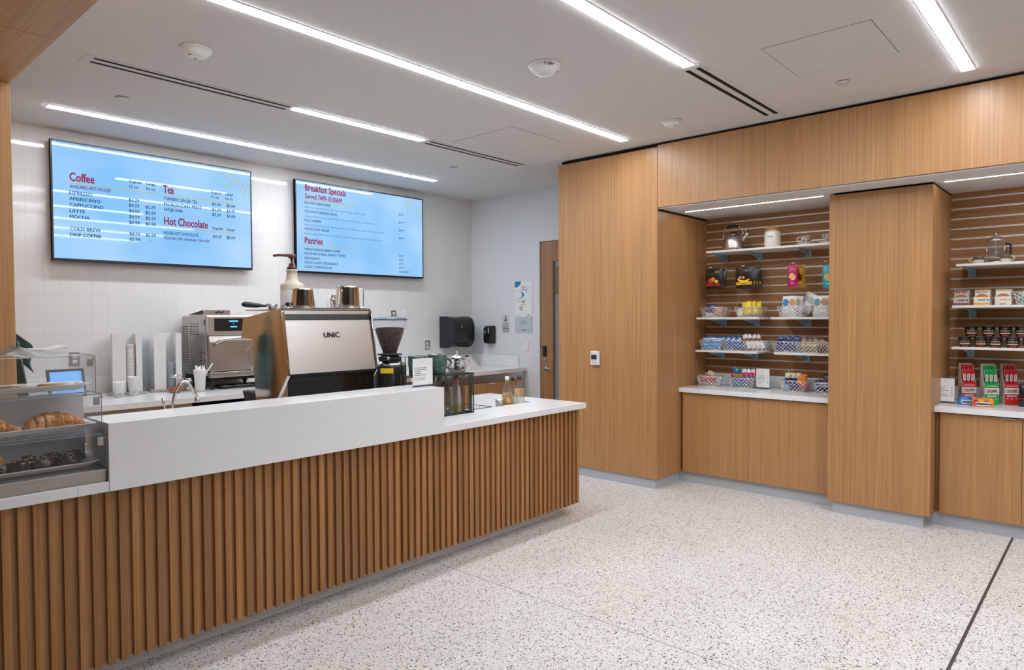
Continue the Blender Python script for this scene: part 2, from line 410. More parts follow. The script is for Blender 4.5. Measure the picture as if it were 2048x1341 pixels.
g = G(); g.box(5.55, 6.24, -1.4, -.55, .092, 2.452, .0015); struct('wall_end_pier', g, M_OAK)
struct('wall_recess', G().box(6.262, 6.4, -3.95, 3.03, 0, 2.478), M_GAP)
# slatwall backs of the two bays
def slatwall(y0, y1):
    g = G(); r = G(); z = .985; p = .0765; zs = [1.0435 + p * k for k in range(19)]
    lo = .98
    for zz in zs + [2.4675 + .006]:
        g.box(6.22, 6.252, y0, y1, lo, zz - .006); lo = zz + .006
        if zz < 2.46:
            r.box(6.2175, 6.25, y0 + .001, y1 - .001, zz - .006, zz - .0012); r.box(6.2175, 6.25, y0 + .001, y1 - .001, zz + .0012, zz + .006)
            r.box(6.245, 6.25, y0 + .001, y1 - .001, zz - .0012, zz + .0012)
    w = struct('wall_slatted', g, M_OAKSLAT); obj('slot_rail', r, P('rail_aluminium', (236, 234, 230), .36, .45), w); return w
slatwall(1.69, 3.029); slatwall(-.55, 1.0)
# bases
g = G(); g.box(5.297, 6.2, 3.055, 4.1, 0, .0905); struct('baseboard_column', g, M_TOE)
struct('baseboard_bay', G().box(5.735, 6.2, 1.66, 3.055, 0, .0995), M_TOE)
struct('baseboard_pier', G().box(5.575, 6.2, 1.045, 1.66, 0, .0925), M_TOE)
struct('baseboard_far_bay', G().box(5.735, 6.2, -.55, 1.045, 0, .0995), M_TOE)
struct('trim_1', G().box(-3.5, 5.734, .531, .545, -.002, .0012), P('dark_zinc', (96, 94, 92), .5, .6))
struct('trim_2', G().box(2.807, 2.811, -3.9, 3.2, -.002, .0006), P('zinc_strip', (150, 146, 142), .5, .5))
# alcove soffit lights
def soff(y0, y1, label):
    t = thing('alcove_strip_light', label, 'strip light', (5.61, (y0 + y1) / 2, 2.468), 0, 'alcove strip lights'); L = (y1 - y0) / 2
    obj('diffuser', G().box(-.0045, .0045, -L, L, -.004, -.0002), M_SOFF, t)
    g = G(); g.box(-.0085, -.0049, -L, L, -.003, -.0002); g.box(.0049, .0085, -L, L, -.003, -.0002); obj('housing', g, M_ALU, t)
soff(1.76, 2.93, 'thin glowing light strip under the bulkhead over the kettle shelf')
soff(-.45, .94, 'thin glowing light strip under the bulkhead over the coffee press shelf')
# ---------------------------------------------------------------- ceiling fittings
def vent(x0, x1, y, label):
    t = thing('slot_vent', label, 'air vent', ((x0 + x1) / 2, y, H), 0, 'linear slot vents in the ceiling'); L = (x1 - x0) / 2
    g = G(); w = .075
    g.box(-L, L, -w, -.051, -.003, -.0002); g.box(-L, L, .051, w, -.003, -.0002); g.box(-L, L, -.02, .02, -.003, -.0002)
    g.box(-L - .05, -L, -w, w, -.003, -.0002); g.box(L, L + .05, -w, w, -.003, -.0002); obj('frame', g, M_CEIL, t)
    for s in (-1, 1): obj('slot', G().box(-L, L, s * .0355 - .0155, s * .0355 + .0155, -.0016, -.0001), M_GAP, t)
vent(1.35, 2.6, 4.485, 'long black slot vent on the left of the ceiling, above the left menu screen')
vent(3.91, 5.13, 4.475, 'slot vent ending near the white side wall, beyond the short light strip')
vent(3.86, 5.13, 1.975, 'slot vent in line with the light strip at top centre, near the oak bulkhead')
def access_panel(x0, x1, y0, y1, label):
    t = thing('ceiling_access_panel', label, 'access panel', ((x0 + x1) / 2, (y0 + y1) / 2, H), 0, 'ceiling access panels')
    a, b = (x1 - x0) / 2, (y1 - y0) / 2
    obj('door', G().box(-a + .003, a - .003, -b + .003, b - .003, -.0012, -.0002), M_CEIL, t)
    g = G(); g.box(-a, a, -b, -b + .003, -.0006, -.0001); g.box(-a, a, b - .003, b, -.0006, -.0001); g.box(-a, -a + .003, -b, b, -.0006, -.0001); g.box(a - .003, a, -b, b, -.0006, -.0001)
    obj('gap', g, M_GAP, t)
access_panel(3.84, 4.43, .975, 1.545, 'square flush access panel beside the light strip at top right')
access_panel(4.05, 4.7, 3.62, 4.3, 'flush access panel behind the far end of the longest light strip')
def detector(x, y, r, label, fire=False, tall=.045, rz=0):
    t = thing('smoke_detector', label, 'detector', (x, y, H), rz, 'ceiling detectors')
    obj('base', G().smooth().lathe([(r, -.0002), (r, -.012), (r * .97, -.016)], n=32), M_WHITE, t)
    obj('body', G().smooth().lathe([(r * .9, -.016), (r * .88, -.024), (r * .62, -tall), (r * .3, -tall - .002), (.0001, -tall - .002)], n=32), M_WHITE, t)
    if fire:
        obj('strobe_lens', G().smooth().lathe([(.03, -tall), (.026, -tall - .018), (.0001, -tall - .024)], n=20), M_ACRYL, t)
        g = G(); red = P('fire_red', (150, 40, 45), .6)
        for rz_ in (3.9, 6.0):
            for k, ch in enumerate('FIRE'):
                a = rz_ + k * .17; o = Vector((math.cos(a), math.sin(a), 0))
                g.text(ch, tuple(o * (r * .885) + Vector((0, 0, -.029))), .018, (-math.sin(a), math.cos(a), 0), (.35 * o.x, .35 * o.y, .93), bold=.03, align='c', th=.004)
        obj('lettering', g, red, t)
    else:
        g = G(); dk = P('sensor_dark', (70, 70, 70), .5)
        for a in (.4, 2.3): g.cyl((math.cos(a) * r * .45, math.sin(a) * r * .45, -tall - .002), .008, .006, 12)
        obj('sensor', g, dk, t)
detector(1.685, 3.87, .085, 'small white ceiling detector on the left, between the longest strip and the long vent', rz=.9)
detector(3.2, 2.6, .098, 'white smoke detector with FIRE in red letters at the top centre of the ceiling', True, .05)
detector(4.77, 2.61, .075, 'small white detector on the ceiling in front of the tall oak column', rz=2.2)
def sprink(x, y, label):
    t = thing('sprinkler_cap', label, 'sprinkler cap', (x, y, H), 0, 'concealed sprinkler caps')
    obj('cap', G().smooth().lathe([(.042, -.004), (.042, -.006), (.0001, -.0062)], n=32), M_CEIL, t)
    obj('cup', G().lathe([(.039, -.0002), (.039, -.0035)], n=32), M_GAP, t)
sprink(1.715, 5.1, 'round sprinkler cap at left, just behind the strip over the menus')
sprink(4.745, 5.04, 'round sprinkler cap near the far slot vent, towards the white wall')
sprink(4.73, 1.365, 'round sprinkler cap at right, in front of the oak bulkhead')

# ---------------------------------------------------------------- menu screens
def scr_mat():
    m, nt, b = nodes('menu_screen_glow')
    f = noise(nt, mapped(nt, (1, 1, 1), (3, 0, 0)), 1.5, 2)
    c = ramp(nt, f, [(.3, lin(128, 192, 246)), (.75, lin(176, 216, 252))])
    b.inputs['Base Color'].default_value = (.02, .02, .02, 1); b.inputs['Roughness'].default_value = .03; b.inputs['Specular IOR Level'].default_value = .3
    nt.links.new(c, b.inputs['Emission Color']); b.inputs['Emission Strength'].default_value = SCREEN
    return m
M_SCREEN = scr_mat()
def ink(name, rgb):
    m, nt, b = nodes(name); c = lin(*rgb)
    b.inputs['Base Color'].default_value = (.02, .02, .02, 1); b.inputs['Roughness'].default_value = .03; b.inputs['Specular IOR Level'].default_value = .3
    b.inputs['Emission Color'].default_value = c; b.inputs['Emission Strength'].default_value = SCREEN; return m
M_NAVY, M_MAG, M_GOLD, M_PURP, M_SLATE = ink('navy_pixels', (28, 66, 104)), ink('crimson_pixels', (150, 24, 74)), ink('gold_pixels', (186, 186, 92)), ink('violet_pixels', (104, 50, 120)), ink('slate_pixels', (92, 132, 170))
M_BEZEL = P('screen_bezel', (14, 18, 28), .3)
def screen(x0, x1, label, rows, lines, rays):
    z0, z1 = 1.993, 2.943; t = thing('menu_screen', label, 'screen', ((x0 + x1) / 2, 6.334, z0), 0, 'wall menu screens')
    b = .012; D = 6.25
    g = G(); g.box(x0, x1, D, D + .03, z0, z0 + .02); g.box(x0, x1, D, D + .03, z1 - b, z1); g.box(x0, x0 + b, D, D + .03, z0 + .02, z1 - b); g.box(x1 - b, x1, D, D + .03, z0 + .02, z1 - b); g.box(x0, x1, D + .0025, D + .035, z0, z1)
    g.cbox(((x0 + x1) / 2, D - .001, z0 + .008), (.04, .002, .006))
    obj('bezel', g, M_BEZEL, t, world=True)
    obj('back_housing', G().box(x0 + .15, x1 - .15, D + .035, D + .07, z0 + .15, z1 - .15, .008).box(x0 + .5, x1 - .5, D + .07, 6.3345, z0 + .3, z1 - .3), M_BLACKM, t, world=True)
    obj('display', G().box(x0 + b, x1 - b, D + .0012, D + .0024, z0 + .02, z1 - b), M_SCREEN, t, world=True)
    parts = {}
    for c, s, x, z, *w in rows:
        if c == 'L':
            parts.setdefault('G', G()).box(x, w[0], D + .0009, D + .0012, z - .003, z + .003); continue
        key = {'H': 'H', 'H2': 'H', 'I': 'O', 'O': 'O', 'D': 'D'}.get(c, 'T'); g = parts.setdefault(key, G())
        kw = dict(width=w[0]) if w else {}
        if s == '_': g.box(x, x + .025, D + .0009, D + .0012, z, z + .003); continue
        sz = {'H': .068, 'H2': .055, 'I': .027, 'O': .024, 'D': .021, 'R': .024, 'P': .026, 'T': .027}[c] if x < 3.5 else {'H': .066, 'H2': .05, 'D': .02, 'P': .02, 'T': .024}[c]
        g.text(s, (x, D + .0012, z), sz, bold=.028 if c in 'HH2' else (.006 if c == 'D' else .02), shear=.25 if c in 'IO' else 0, th=.0004, **kw)
    gg = parts['G']
    for (a, b_) in rays:
        dx, dz = b_[0] - a[0], b_[1] - a[1]; L = math.hypot(dx, dz)
        gg.cbox(((a[0] + b_[0]) / 2, D + .0010, (a[1] + b_[1]) / 2), (L, .0004, .006), rot=RY(-math.atan2(dz, dx)))
    for k, nm, m in (('H', 'heading_lettering', M_MAG), ('T', 'menu_lettering', M_NAVY), ('O', 'note_lettering', M_PURP), ('D', 'description_lettering', M_SLATE), ('G', 'gold_rules', M_GOLD)):
        if k in parts: obj(nm, parts[k], m, t, world=True)
RW = [2.526, 2.478, 2.431, 2.382, 2.335, 2.24, 2.192]
rows = [('H', 'Coffee', 1.704, 2.632, .178), ('I', 'AVAILABLE HOT OR ICED', 1.702, 2.577, .3), ('L', '', 1.702, 2.614, 2.353)]
for s, z in zip(('ESPRESSO', 'AMERICANO', 'CAPPUCCINO', 'LATTE', 'MOCHA', 'COLD BREW', 'DRIP COFFEE'), RW): rows.append(('T', s, 1.7, z))
for s, z in zip(('$3.29', '$4.29', '$4.59', '$4.59', '$4.99', '$4.59', '$2.99'), (2.522, 2.477, 2.429, 2.381, 2.333, 2.238, 2.191)): rows.append(('P', s, 2.137, z))
for s, z in zip(('$5.29', '$5.59', '$5.59', '$5.99', '$5.59'), (2.477, 2.429, 2.381, 2.333, 2.238)): rows.append(('P', s, 2.267, z))
rows += [('P', '_', 2.29, 2.531), ('P', '_', 2.29, 2.2), ('R', 'Regular', 2.142, 2.68), ('R', '12 oz', 2.142, 2.636), ('R', 'Large', 2.278, 2.68), ('R', '16 oz', 2.278, 2.636),
  ('H', 'Tea', 2.415, 2.63, .09), ('L', '', 2.417, 2.614, 3.053), ('T', 'TURMERIC GINGER TEA', 2.42, 2.569, .29), ('T', 'MOROCCAN MINT', 2.42, 2.521), ('T', 'HOJICHA', 2.42, 2.474),
  ('R', 'Regular', 2.836, 2.68), ('R', '12 oz', 2.836, 2.638), ('R', 'Large', 2.969, 2.68), ('R', '16 oz', 2.969, 2.638)]
for z in (2.571, 2.523, 2.475): rows += [('P', '$3.59', 2.842, z), ('P', '$5.09', 2.979, z)]
rows += [('H', 'Hot Chocolate', 2.418, 2.354, .384), ('L', '', 2.416, 2.333, 3.052), ('R', 'Regular', 2.845, 2.352), ('R', 'Large', 2.979, 2.352), ('T', 'HOUSE HOT CHOCOLATE', 2.414, 2.27, .3), ('O', 'Optional milk substitute: Oat milk', 2.414, 2.228, .4), ('P', '$4.29', 2.844, 2.274), ('P', '$5.09', 2.975, 2.274)]
screen(1.577, 3.226, 'left menu screen listing Coffee, Tea and Hot Chocolate on pale blue', rows, None,
  [((2.946, 2.832), (3.042, 2.898)), ((2.966, 2.776), (2.989, 2.8)), ((3.001, 2.741), (3.101, 2.862)), ((3.011, 2.793), (3.064, 2.856)), ((3.098, 2.8), (3.117, 2.834)), ((3.108, 2.72), (3.152, 2.828)), ((3.144, 2.669), (3.156, 2.706)), ((3.161, 2.737), (3.184, 2.818)), ((3.201, 2.665), (3.211, 2.821))])
rows = [('H', 'Breakfast Specials', 3.803, 2.838, .494), ('H2', 'Served 7AM-10:30AM', 3.8, 2.758, .444), ('L', '', 3.798, 2.744, 4.415), ('T', 'EGG AND CHEESE SAMMI', 3.797, 2.704, .298), ('D', 'Garlic red pepper spread, ciabatta, scrambled eggs, and jack cheese', 3.797, 2.662, .761), ('T', 'SOUTHWEST BREAKFAST BOWL', 3.796, 2.615, .39), ('D', 'Seasoned tater tots, scrambled eggs, black beans, jack cheese, and tomato sauce', 3.795, 2.57, .905), ('T', 'B.E.C. SAMMI', 3.795, 2.524), ('D', 'Garlic red pepper spread, ciabatta, applewood smoked bacon, eggs, and American cheese', 3.792, 2.481, 1.01), ('T', 'GOOD DAY WRAP', 3.792, 2.436), ('D', 'Quinoa veggie blend, tater tots, tortilla, roasted tomatoes, jack cheese, and adobo sauce', 3.791, 2.391, .986), ('H', 'Pastries', 3.792, 2.297, .213), ('L', '', 3.788, 2.276, 4.409),
  ('T', 'WHOLE-GRAIN BLUEBERRY MUFFIN', 3.789, 2.227, .425), ('T', 'DATE-PISTACHIO ENERGY BITES', 3.788, 2.183), ('T', 'CROISSANT', 3.787, 2.135), ('T', 'CHOCOLATE CROISSANT', 3.787, 2.091), ('T', 'CLASSIC COOKIE ROTATION', 3.786, 2.047, .325)]
for s, z in zip(('$5.99', '$5.99', '$6.49', '$6.49', '$3.59', '$1.29', '$3.99', '$4.99', '$2.59-$2.99'), (2.714, 2.623, 2.532, 2.441, 2.236, 2.191, 2.145, 2.099, 2.052)): rows.append(('P', s, 5.016, z))
screen(3.69, 5.38, 'right menu screen listing Breakfast Specials and Pastries on pale blue', rows, None,
  [((5.091, 2.86), (5.201, 2.928)), ((5.112, 2.808), (5.133, 2.823)), ((5.145, 2.762), (5.24, 2.908)), ((5.155, 2.848), (5.201, 2.898)), ((5.246, 2.838), (5.282, 2.858)), ((5.261, 2.744), (5.318, 2.847)), ((5.301, 2.693), (5.31, 2.724)), ((5.321, 2.756), (5.338, 2.824)), ((5.353, 2.683), (5.365, 2.811))])

# ---------------------------------------------------------------- door in the side wall
d = bpy.data.objects.new('door_1', None); COL.objects.link(d); d.location = (6.28, DY0, 0); d['kind'] = 'structure'
g = G(); g.box(6.27, 6.3, DY1, DY1 + .05, 0, DZ + .05); g.box(6.27, 6.3, DY0 - .05, DY0, 0, DZ + .05); g.box(6.27, 6.3, DY0, DY1, DZ, DZ + .05); g.box(6.29, 6.4, DY1, DY1 + .05, 0, DZ); g.box(6.29, 6.4, DY0 - .05, DY0, 0, DZ); g.box(6.29, 6.4, DY0, DY1, DZ, DZ + .05)
obj('frame', g, M_WHITEW, d, world=True)
M_DOOR = wood('oak_door', lin(150, 108, 72), lin(182, 136, 94), 'z')
g = G(); y0, y1 = DY0 + .003, DY1 - .003; gy0, gy1 = 4.62, 5.0
g.box(6.288, 6.33, gy1, y1, .005, DZ - .003); g.box(6.288, 6.33, y0, gy0, .005, DZ - .003); g.box(6.288, 6.33, gy0, gy1, 2.2, DZ - .003); g.box(6.288, 6.33, gy0, gy1, .005, .3)
leaf = obj('leaf', g, M_DOOR, d, world=True)
g = G(); e = .012
g.box(6.284, 6.334, gy1 - e, gy1, .3, 2.2); g.box(6.284, 6.334, gy0, gy0 + e, .3, 2.2); g.box(6.284, 6.334, gy0 + e, gy1 - e, 2.188, 2.2); g.box(6.284, 6.334, gy0 + e, gy1 - e, .3, .312)
obj('glazing_bead', g, M_DOOR, leaf, world=True)
obj('glass', G().box(6.306, 6.311, gy0 + e, gy1 - e, .312, 2.188), clear('door_glass', (150, 168, 168), .25), leaf, world=True)
g = G().smooth(); g.cyl((6.288, 5.1, .92), .026, -.012, 20, 'x'); g.tube([(6.28, 5.1, .92), (6.24, 5.1, .92), (6.236, 5.08, .92), (6.236, 4.98, .92)], .009, 10); obj('lever_handle', g, M_STEEL, leaf, world=True)
g = G(); g.box(6.262, 6.288, 5.09, 5.135, 1.06, 1.185, .006); lk = obj('card_reader_lock', g, M_BLACK, leaf, world=True)
obj('key_cylinder', G().smooth().cyl((6.288, 5.108, 1.02), .016, -.018, 16, 'x'), M_STEEL, leaf, world=True)

# ---------------------------------------------------------------- wall fittings
t = thing('paper_towel_dispenser', 'large black paper towel dispenser on the tiled wall in the corner', 'dispenser', (5.885, 6.334, 1.15))
def tprof(y0, y1, z0, z1, r=.09, n=8):
    p = [(y1, z0), (y1, z1)]
    for k in range(n + 1): a = PI / 2 + k / n * PI / 2; p.append((y0 + r + r * math.cos(a), z1 - r + r * math.sin(a)))
    for k in range(n + 1): a = PI + k / n * PI / 2; p.append((y0 + r + r * math.cos(a), z0 + r + r * math.sin(a)))
    return p
obj('cover', G().prism(tprof(6.09, 6.334, 1.16, 1.535), 'x', 5.73, 6.05, .006), P('dispenser_black', (26, 26, 28), .28), t, world=True)
for x in (5.705, 6.05): obj('side_cheek', G().prism(tprof(6.085, 6.334, 1.15, 1.54, .115), 'x', x, x + .025, .004), P('dispenser_grey', (34, 38, 42), .2), t, world=True)
obj('paper_slot', G().box(5.78, 6.01, 6.085, 6.1, 1.165, 1.185), M_GAP, t, world=True)
g = G(); g.cbox((5.86, 6.0885, 1.42), (.012, .001, .02)); g.text('enMotion', (5.895, 6.0895, 1.29), .016, bold=.02, align='c'); g.box(5.885, 5.92, 6.0885, 6.0895, 1.262, 1.265); g.cbox((5.86, 6.0885, 1.402), (.03, .001, .004)); obj('lettering', g, P('pale_grey_print', (190, 192, 194), .6), t, world=True)
t = thing('soap_dispenser', 'small black soap dispenser on the white wall beside the tiled corner', 'dispenser', (6.279, 5.965, 1.19))
obj('body', G().prism([(6.279, 1.195), (6.279, 1.42), (6.2, 1.42), (6.17, 1.39), (6.165, 1.24), (6.19, 1.195)], 'y', 5.905, 6.025, .012), P('dispenser_black', (26, 26, 28), .28), t, world=True)
obj('window', G().box(6.163, 6.168, 5.922, 5.937, 1.33, 1.39, .001), P('pale_grey_print', (190, 192, 194), .6), t, world=True)
obj('label', G().box(6.164, 6.168, 5.975, 6.012, 1.33, 1.36, .001), P('label_blue', (86, 120, 150), .5), t, world=True)
obj('push_bar', G().box(6.163, 6.18, 5.925, 6.005, 1.205, 1.25, .004), M_BLACK, t, world=True)
def sheet_sign(name, label, cat, y0, y1, z0, z1, mat, parts, holder=None):
    t = thing(name, label, cat, (6.279, (y0 + y1) / 2, z0), 0, 'notices on the white wall')
    obj('sheet', G().box(6.2755, 6.2765, y0, y1, z0, z1), mat, t, world=True)
    if holder: obj('holder', G().box(6.2735, 6.275, y0 - .006, y1 + .006, z0 - .006, z1 + .006).box(6.277, 6.2798, y0 - .006, y1 + .006, z0 - .006, z1 + .006), M_ACRYL, t, world=True)
    else: obj('tape', G().box(6.2767, 6.2798, y0 + .02, y1 - .02, z0 + .02, z1 - .02), M_PAPER, t, world=True)
    for nm, g, m in parts: obj(nm, g, m, t, world=True)
def lines(y0, y1, zs, h=.006, x=6.2752):
    g = G()
    for k, z in enumerate(zs): g.box(x - .0003, x + .0003, y0 + (y1 - y0) * (.0 if k % 3 else .08), y1, z - h / 2, z + h / 2)
    return g
def ring(g, cy, cz, ro, ri, a0, a1, x=6.2751, off=0, n=14, sy=1):
    vs, fs = [], []
    for k in range(n + 1):
        a = a0 + (a1 - a0) * k / n; w = math.sin(PI * k / n)
        for r_ in (ro, ro - (ro - ri) * (w if off else 1)): vs.append((x, cy + sy * r_ * math.cos(a), cz + r_ * math.sin(a)))
    for k in range(n): fs.append((2 * k, 2 * k + 1, 2 * k + 3, 2 * k + 2))
    return g.raw(vs, fs)
BLUE = P('poster_blue', (28, 128, 190), .6); PALEB = P('poster_pale_blue', (120, 170, 205), .6)
y0, y1, z0, z1 = 5.295, 5.578, 1.745, 1.965
q = [(6.2751, y1, z1)] + [(6.2751, y1 - .1 * math.cos(a * PI / 12), z1 - .075 * math.sin(a * PI / 12)) for a in range(0, 7)]
g = G().raw(q, [tuple(range(len(q)))])
def swoosh(g, cy, cz, ry, rz_, w, sgn):
    vs = []; n = 16
    for k in range(n + 1):
        a = -PI / 2 + PI * k / n; th = w * math.cos(a) ** 1.5
        vs += [(6.2751, cy + sgn * ry * math.cos(a), cz + rz_ * math.sin(a)), (6.2751, cy + sgn * (ry - th) * math.cos(a), cz + rz_ * math.sin(a) * .96)]
    g.raw(vs, [(2 * k, 2 * k + 1, 2 * k + 3, 2 * k + 2) for k in range(n)])
swoosh(g, y1 - .003, z0 + .056, .148, .052, .035, -1)
g2 = G(); swoosh(g2, y0 + .003, z0 + .105, .11, .037, .018, 1); swoosh(g2, y0 + .003, z0 + .115, .085, .028, .006, 1)
tx = lines(y1 - .18, y1 - .1, (1.9, 1.888, 1.868, 1.86), .005)
sheet_sign('food_safety_poster', 'white poster with blue swooshes, topmost sheet on the white wall', 'poster', y0, y1, z0, z1, M_PAPER, [('blue_swoosh', g, BLUE), ('pale_swoosh', g2, PALEB), ('lettering', tx, M_INK)])
y0, y1, z0, z1 = 5.303, 5.576, 1.535, 1.735
g = lines(y1 - .03, y1 - .08, (1.72,), .006); g.box(6.2749, 6.2755, y1 - .16, y1 - .11, 1.708, 1.724); g.box(6.2749, 6.2755, y1 - .17, y1 - .1, 1.68, 1.685)
for k in range(5): g.box(6.2749, 6.2755, y1 - .13 + .01 * (k % 2), y1 - .07, 1.655 - k * .012, 1.66 - k * .012)
g.box(6.2749, 6.2755, y1 - .06, y1 - .03, 1.55, 1.555); g.box(6.2749, 6.2755, y0 + .03, y0 + .08, 1.548, 1.556)
sheet_sign('certificate', 'white certificate sheet on the wall, below the blue swoosh poster', 'certificate', y0, y1, z0, z1, M_PAPER, [('lettering', g, M_INK)])
y0, y1, z0, z1 = 5.305, 5.572, 1.335, 1.525
g = G(); gr = P('sign_green', (92, 118, 112), .7)
g.text('CAFE', (6.2754, (y0 + y1) / 2, 1.47), .02, WR, WU, align='c'); g.text('SERVICE', (6.2754, (y0 + y1) / 2, 1.443), .02, WR, WU, align='c'); g.box(6.2749, 6.2755, (y0 + y1) / 2 - .04, (y0 + y1) / 2 + .04, 1.375, 1.381); g.box(6.2749, 6.2755, (y0 + y1) / 2 - .04, (y0 + y1) / 2 + .04, 1.363, 1.369)
sheet_sign('cafe_service_sign', 'pale grey sign with CAFE SERVICE, lowest of three sheets on the white wall', 'sign', y0, y1, z0, z1, P('sign_grey', (206, 212, 214), .5), [('lettering', g, gr)], True)
y0, y1, z0, z1 = 5.672, 5.803, 1.332, 1.556
g = lines(y1 - .01, y0 + .012, [1.445 - k * .0195 for k in range(6)], .0085)
g.prism([(5.75, 1.545), (5.735, 1.545), (5.715, 1.485), (5.72, 1.47), (5.75, 1.475), (5.762, 1.49), (5.745, 1.5)], 'x', 6.2749, 6.2755); ring(g, 5.715, 1.515, .028, .02, -1.2, 1.6)
sheet_sign('handwashing_sign', 'narrow grey notice with hands pictured, nearest the soap dispenser', 'sign', y0, y1, z0, z1, P('sign_grey', (206, 212, 214), .5), [('lettering', g, M_INK)])
def plate(name, label, cat, c, n, mat, kind, group=None):
    """wall plate: n is the outward direction of the wall, '-y' or '-x'"""
    t = thing(name, label, cat, c, 0 if n == '-y' else -PI / 2, group)
    obj('plate', G().box(-.036, .036, -.007, -.0005, -.058, .058, .002), mat, t)
    if kind == 'outlet':
        for z in (-.022, .022):
            o = obj('socket', G().box(-.017, .017, -.0095, -.0065, z - .014, z + .014, .002), M_WHITE, t)
            obj('slots', G().box(-.008, -.0055, -.0102, -.009, z - .004, z + .006).box(.0055, .008, -.0102, -.009, z - .004, z + .006).cyl((0, -.0095, z - .009), .0025, -.0008, 8, 'y'), M_GAP, o)
    else: obj('rocker', G().box(-.017, .017, -.0105, -.0065, -.034, .034, .002), M_WHITE, t)
    return t
plate('wall_outlet', 'steel outlet plate above the coffee grinder, on the tiled wall', 'outlet', (4.99, 6.3345, 1.555), '-y', M_STEEL, 'outlet', 'outlets on the tiled wall')
plate('wall_outlet', 'white outlet plate to the right of the steel one above the grinder', 'outlet', (5.15, 6.3345, 1.56), '-y', M_WHITE, 'outlet', 'outlets on the tiled wall')
plate('wall_outlet', 'steel outlet plate between the grinder and the paper towel dispenser', 'outlet', (5.505, 6.3345, 1.19), '-y', M_STEEL, 'outlet', 'outlets on the tiled wall')
plate('wall_outlet', 'steel outlet plate seen above the pastry case at far left', 'outlet', (1.735, 6.3345, 1.205), '-y', M_STEEL, 'outlet', 'outlets on the tiled wall')
plate('light_switch', 'white switch plate on the white wall beside the oak door', 'light switch', (6.2795, 5.395, 1.175), '-x', M_WHITE, 'switch')
t = thing('thermostat', 'white thermostat with a dark display on the tall oak column', 'thermostat', (5.2795, 3.678, 1.14), -PI / 2)
obj('case', G().box(-.048, .048, -.026, -.0005, -.066, .066, .008), M_WHITE, t)
obj('display', G().box(-.037, .027, -.0275, -.0255, -.012, .033, .001), P('lcd_dark', (52, 60, 56), .2), t)
g = G().box(-.03, .02, -.0272, -.0262, -.026, -.022).box(-.02, .03, -.0272, -.0262, -.041, -.037).box(-.035, -.02, -.0272, -.0262, .042, .047).box(.012, .026, -.0272, -.0262, .042, .047)
obj('buttons', g, P('button_grey', (176, 178, 180), .5), t)
# ---------------------------------------------------------------- front counter
t = thing('service_counter_base', 'front counter base of vertical oak battens above a grey toe kick', 'counter', (2.2, 3.15, 0))
g = G(); x = .2; rr = random.Random(3)
while x < 4.232:
    g.box(x, x + .028, 3.115 + rr.uniform(-.001, .001), 3.133, .088, .8255, .0012, seg=1); x += .0502
obj('batten_front', g, M_SLAT, t, world=True)
g = G(); y = 3.17
while y < 4.08: g.box(4.217, 4.233, y, y + .028, .088, .8255, .0012, seg=1); y += .0502
obj('batten_end', g, M_SLAT, t, world=True)
obj('carcass', G().box(.15, 4.216, 3.1335, 3.17, .094, .8255).box(4.18, 4.216, 3.17, 4.08, .088, .8255).box(.15, .17, 3.17, 3.9, .088, .8255).box(.85, 4.18, 4.06, 4.08, .088, .72), M_OAK, t, world=True)
g = G(); g.box(.15, 4.155, 3.235, 3.25, 0, .0875); g.box(4.14, 4.155, 3.25, 4.06, 0, .0875); obj('toe_kick', g, P('toe_grey', (243, 243, 244), .45), t, world=True)
obj('toe_joint', G().box(1.918, 1.92, 3.234, 3.2352, 0, .0875), M_GAP, t, world=True)
WX0, WX1, WY0, WY1 = 3.38, 4.05, 3.43, 4.075
t = thing('quartz_countertop', 'white quartz countertop along the front counter with a sunken well at its right end', 'countertop', (2.2, 3.6, .827))
g = G(); Z0, Z1 = .8265, .868
g.box(.15, .84, 3.06, 3.928, Z0, Z1, .002); g.box(.84, WX0, 3.06, 4.095, Z0, Z1, .002); g.box(WX0, 4.262, 3.06, WY0, Z0, Z1, .002); g.box(WX1, 4.262, WY0, 4.095, Z0, Z1, .002)
obj('slab', g, M_QUARTZ, t, world=True)
g = G(); g.box(WX0, WX1, WY0, 4.095, .735, .755); g.box(WX0 - .012, WX0, WY0, 4.095, .735, Z0); g.box(WX1, WX1 + .012, WY0, 4.095, .735, Z0); g.box(WX0, WX1, WY0 - .012, WY0, .735, Z0)
obj('well', g, M_QUARTZ, t, world=True)
t = thing('counter_ledge', 'raised white quartz ledge along the middle of the front counter', 'counter ledge', (1.87, 3.2, .868))
g = G(); g.prism([(3.0565, .827), (3.0565, 1.105), (3.34, 1.105), (3.34, .8685), (3.0595, .8685), (3.0595, .827)], 'x', .952, 2.788, .001); obj('ledge', g, M_QUARTZ, t, world=True)

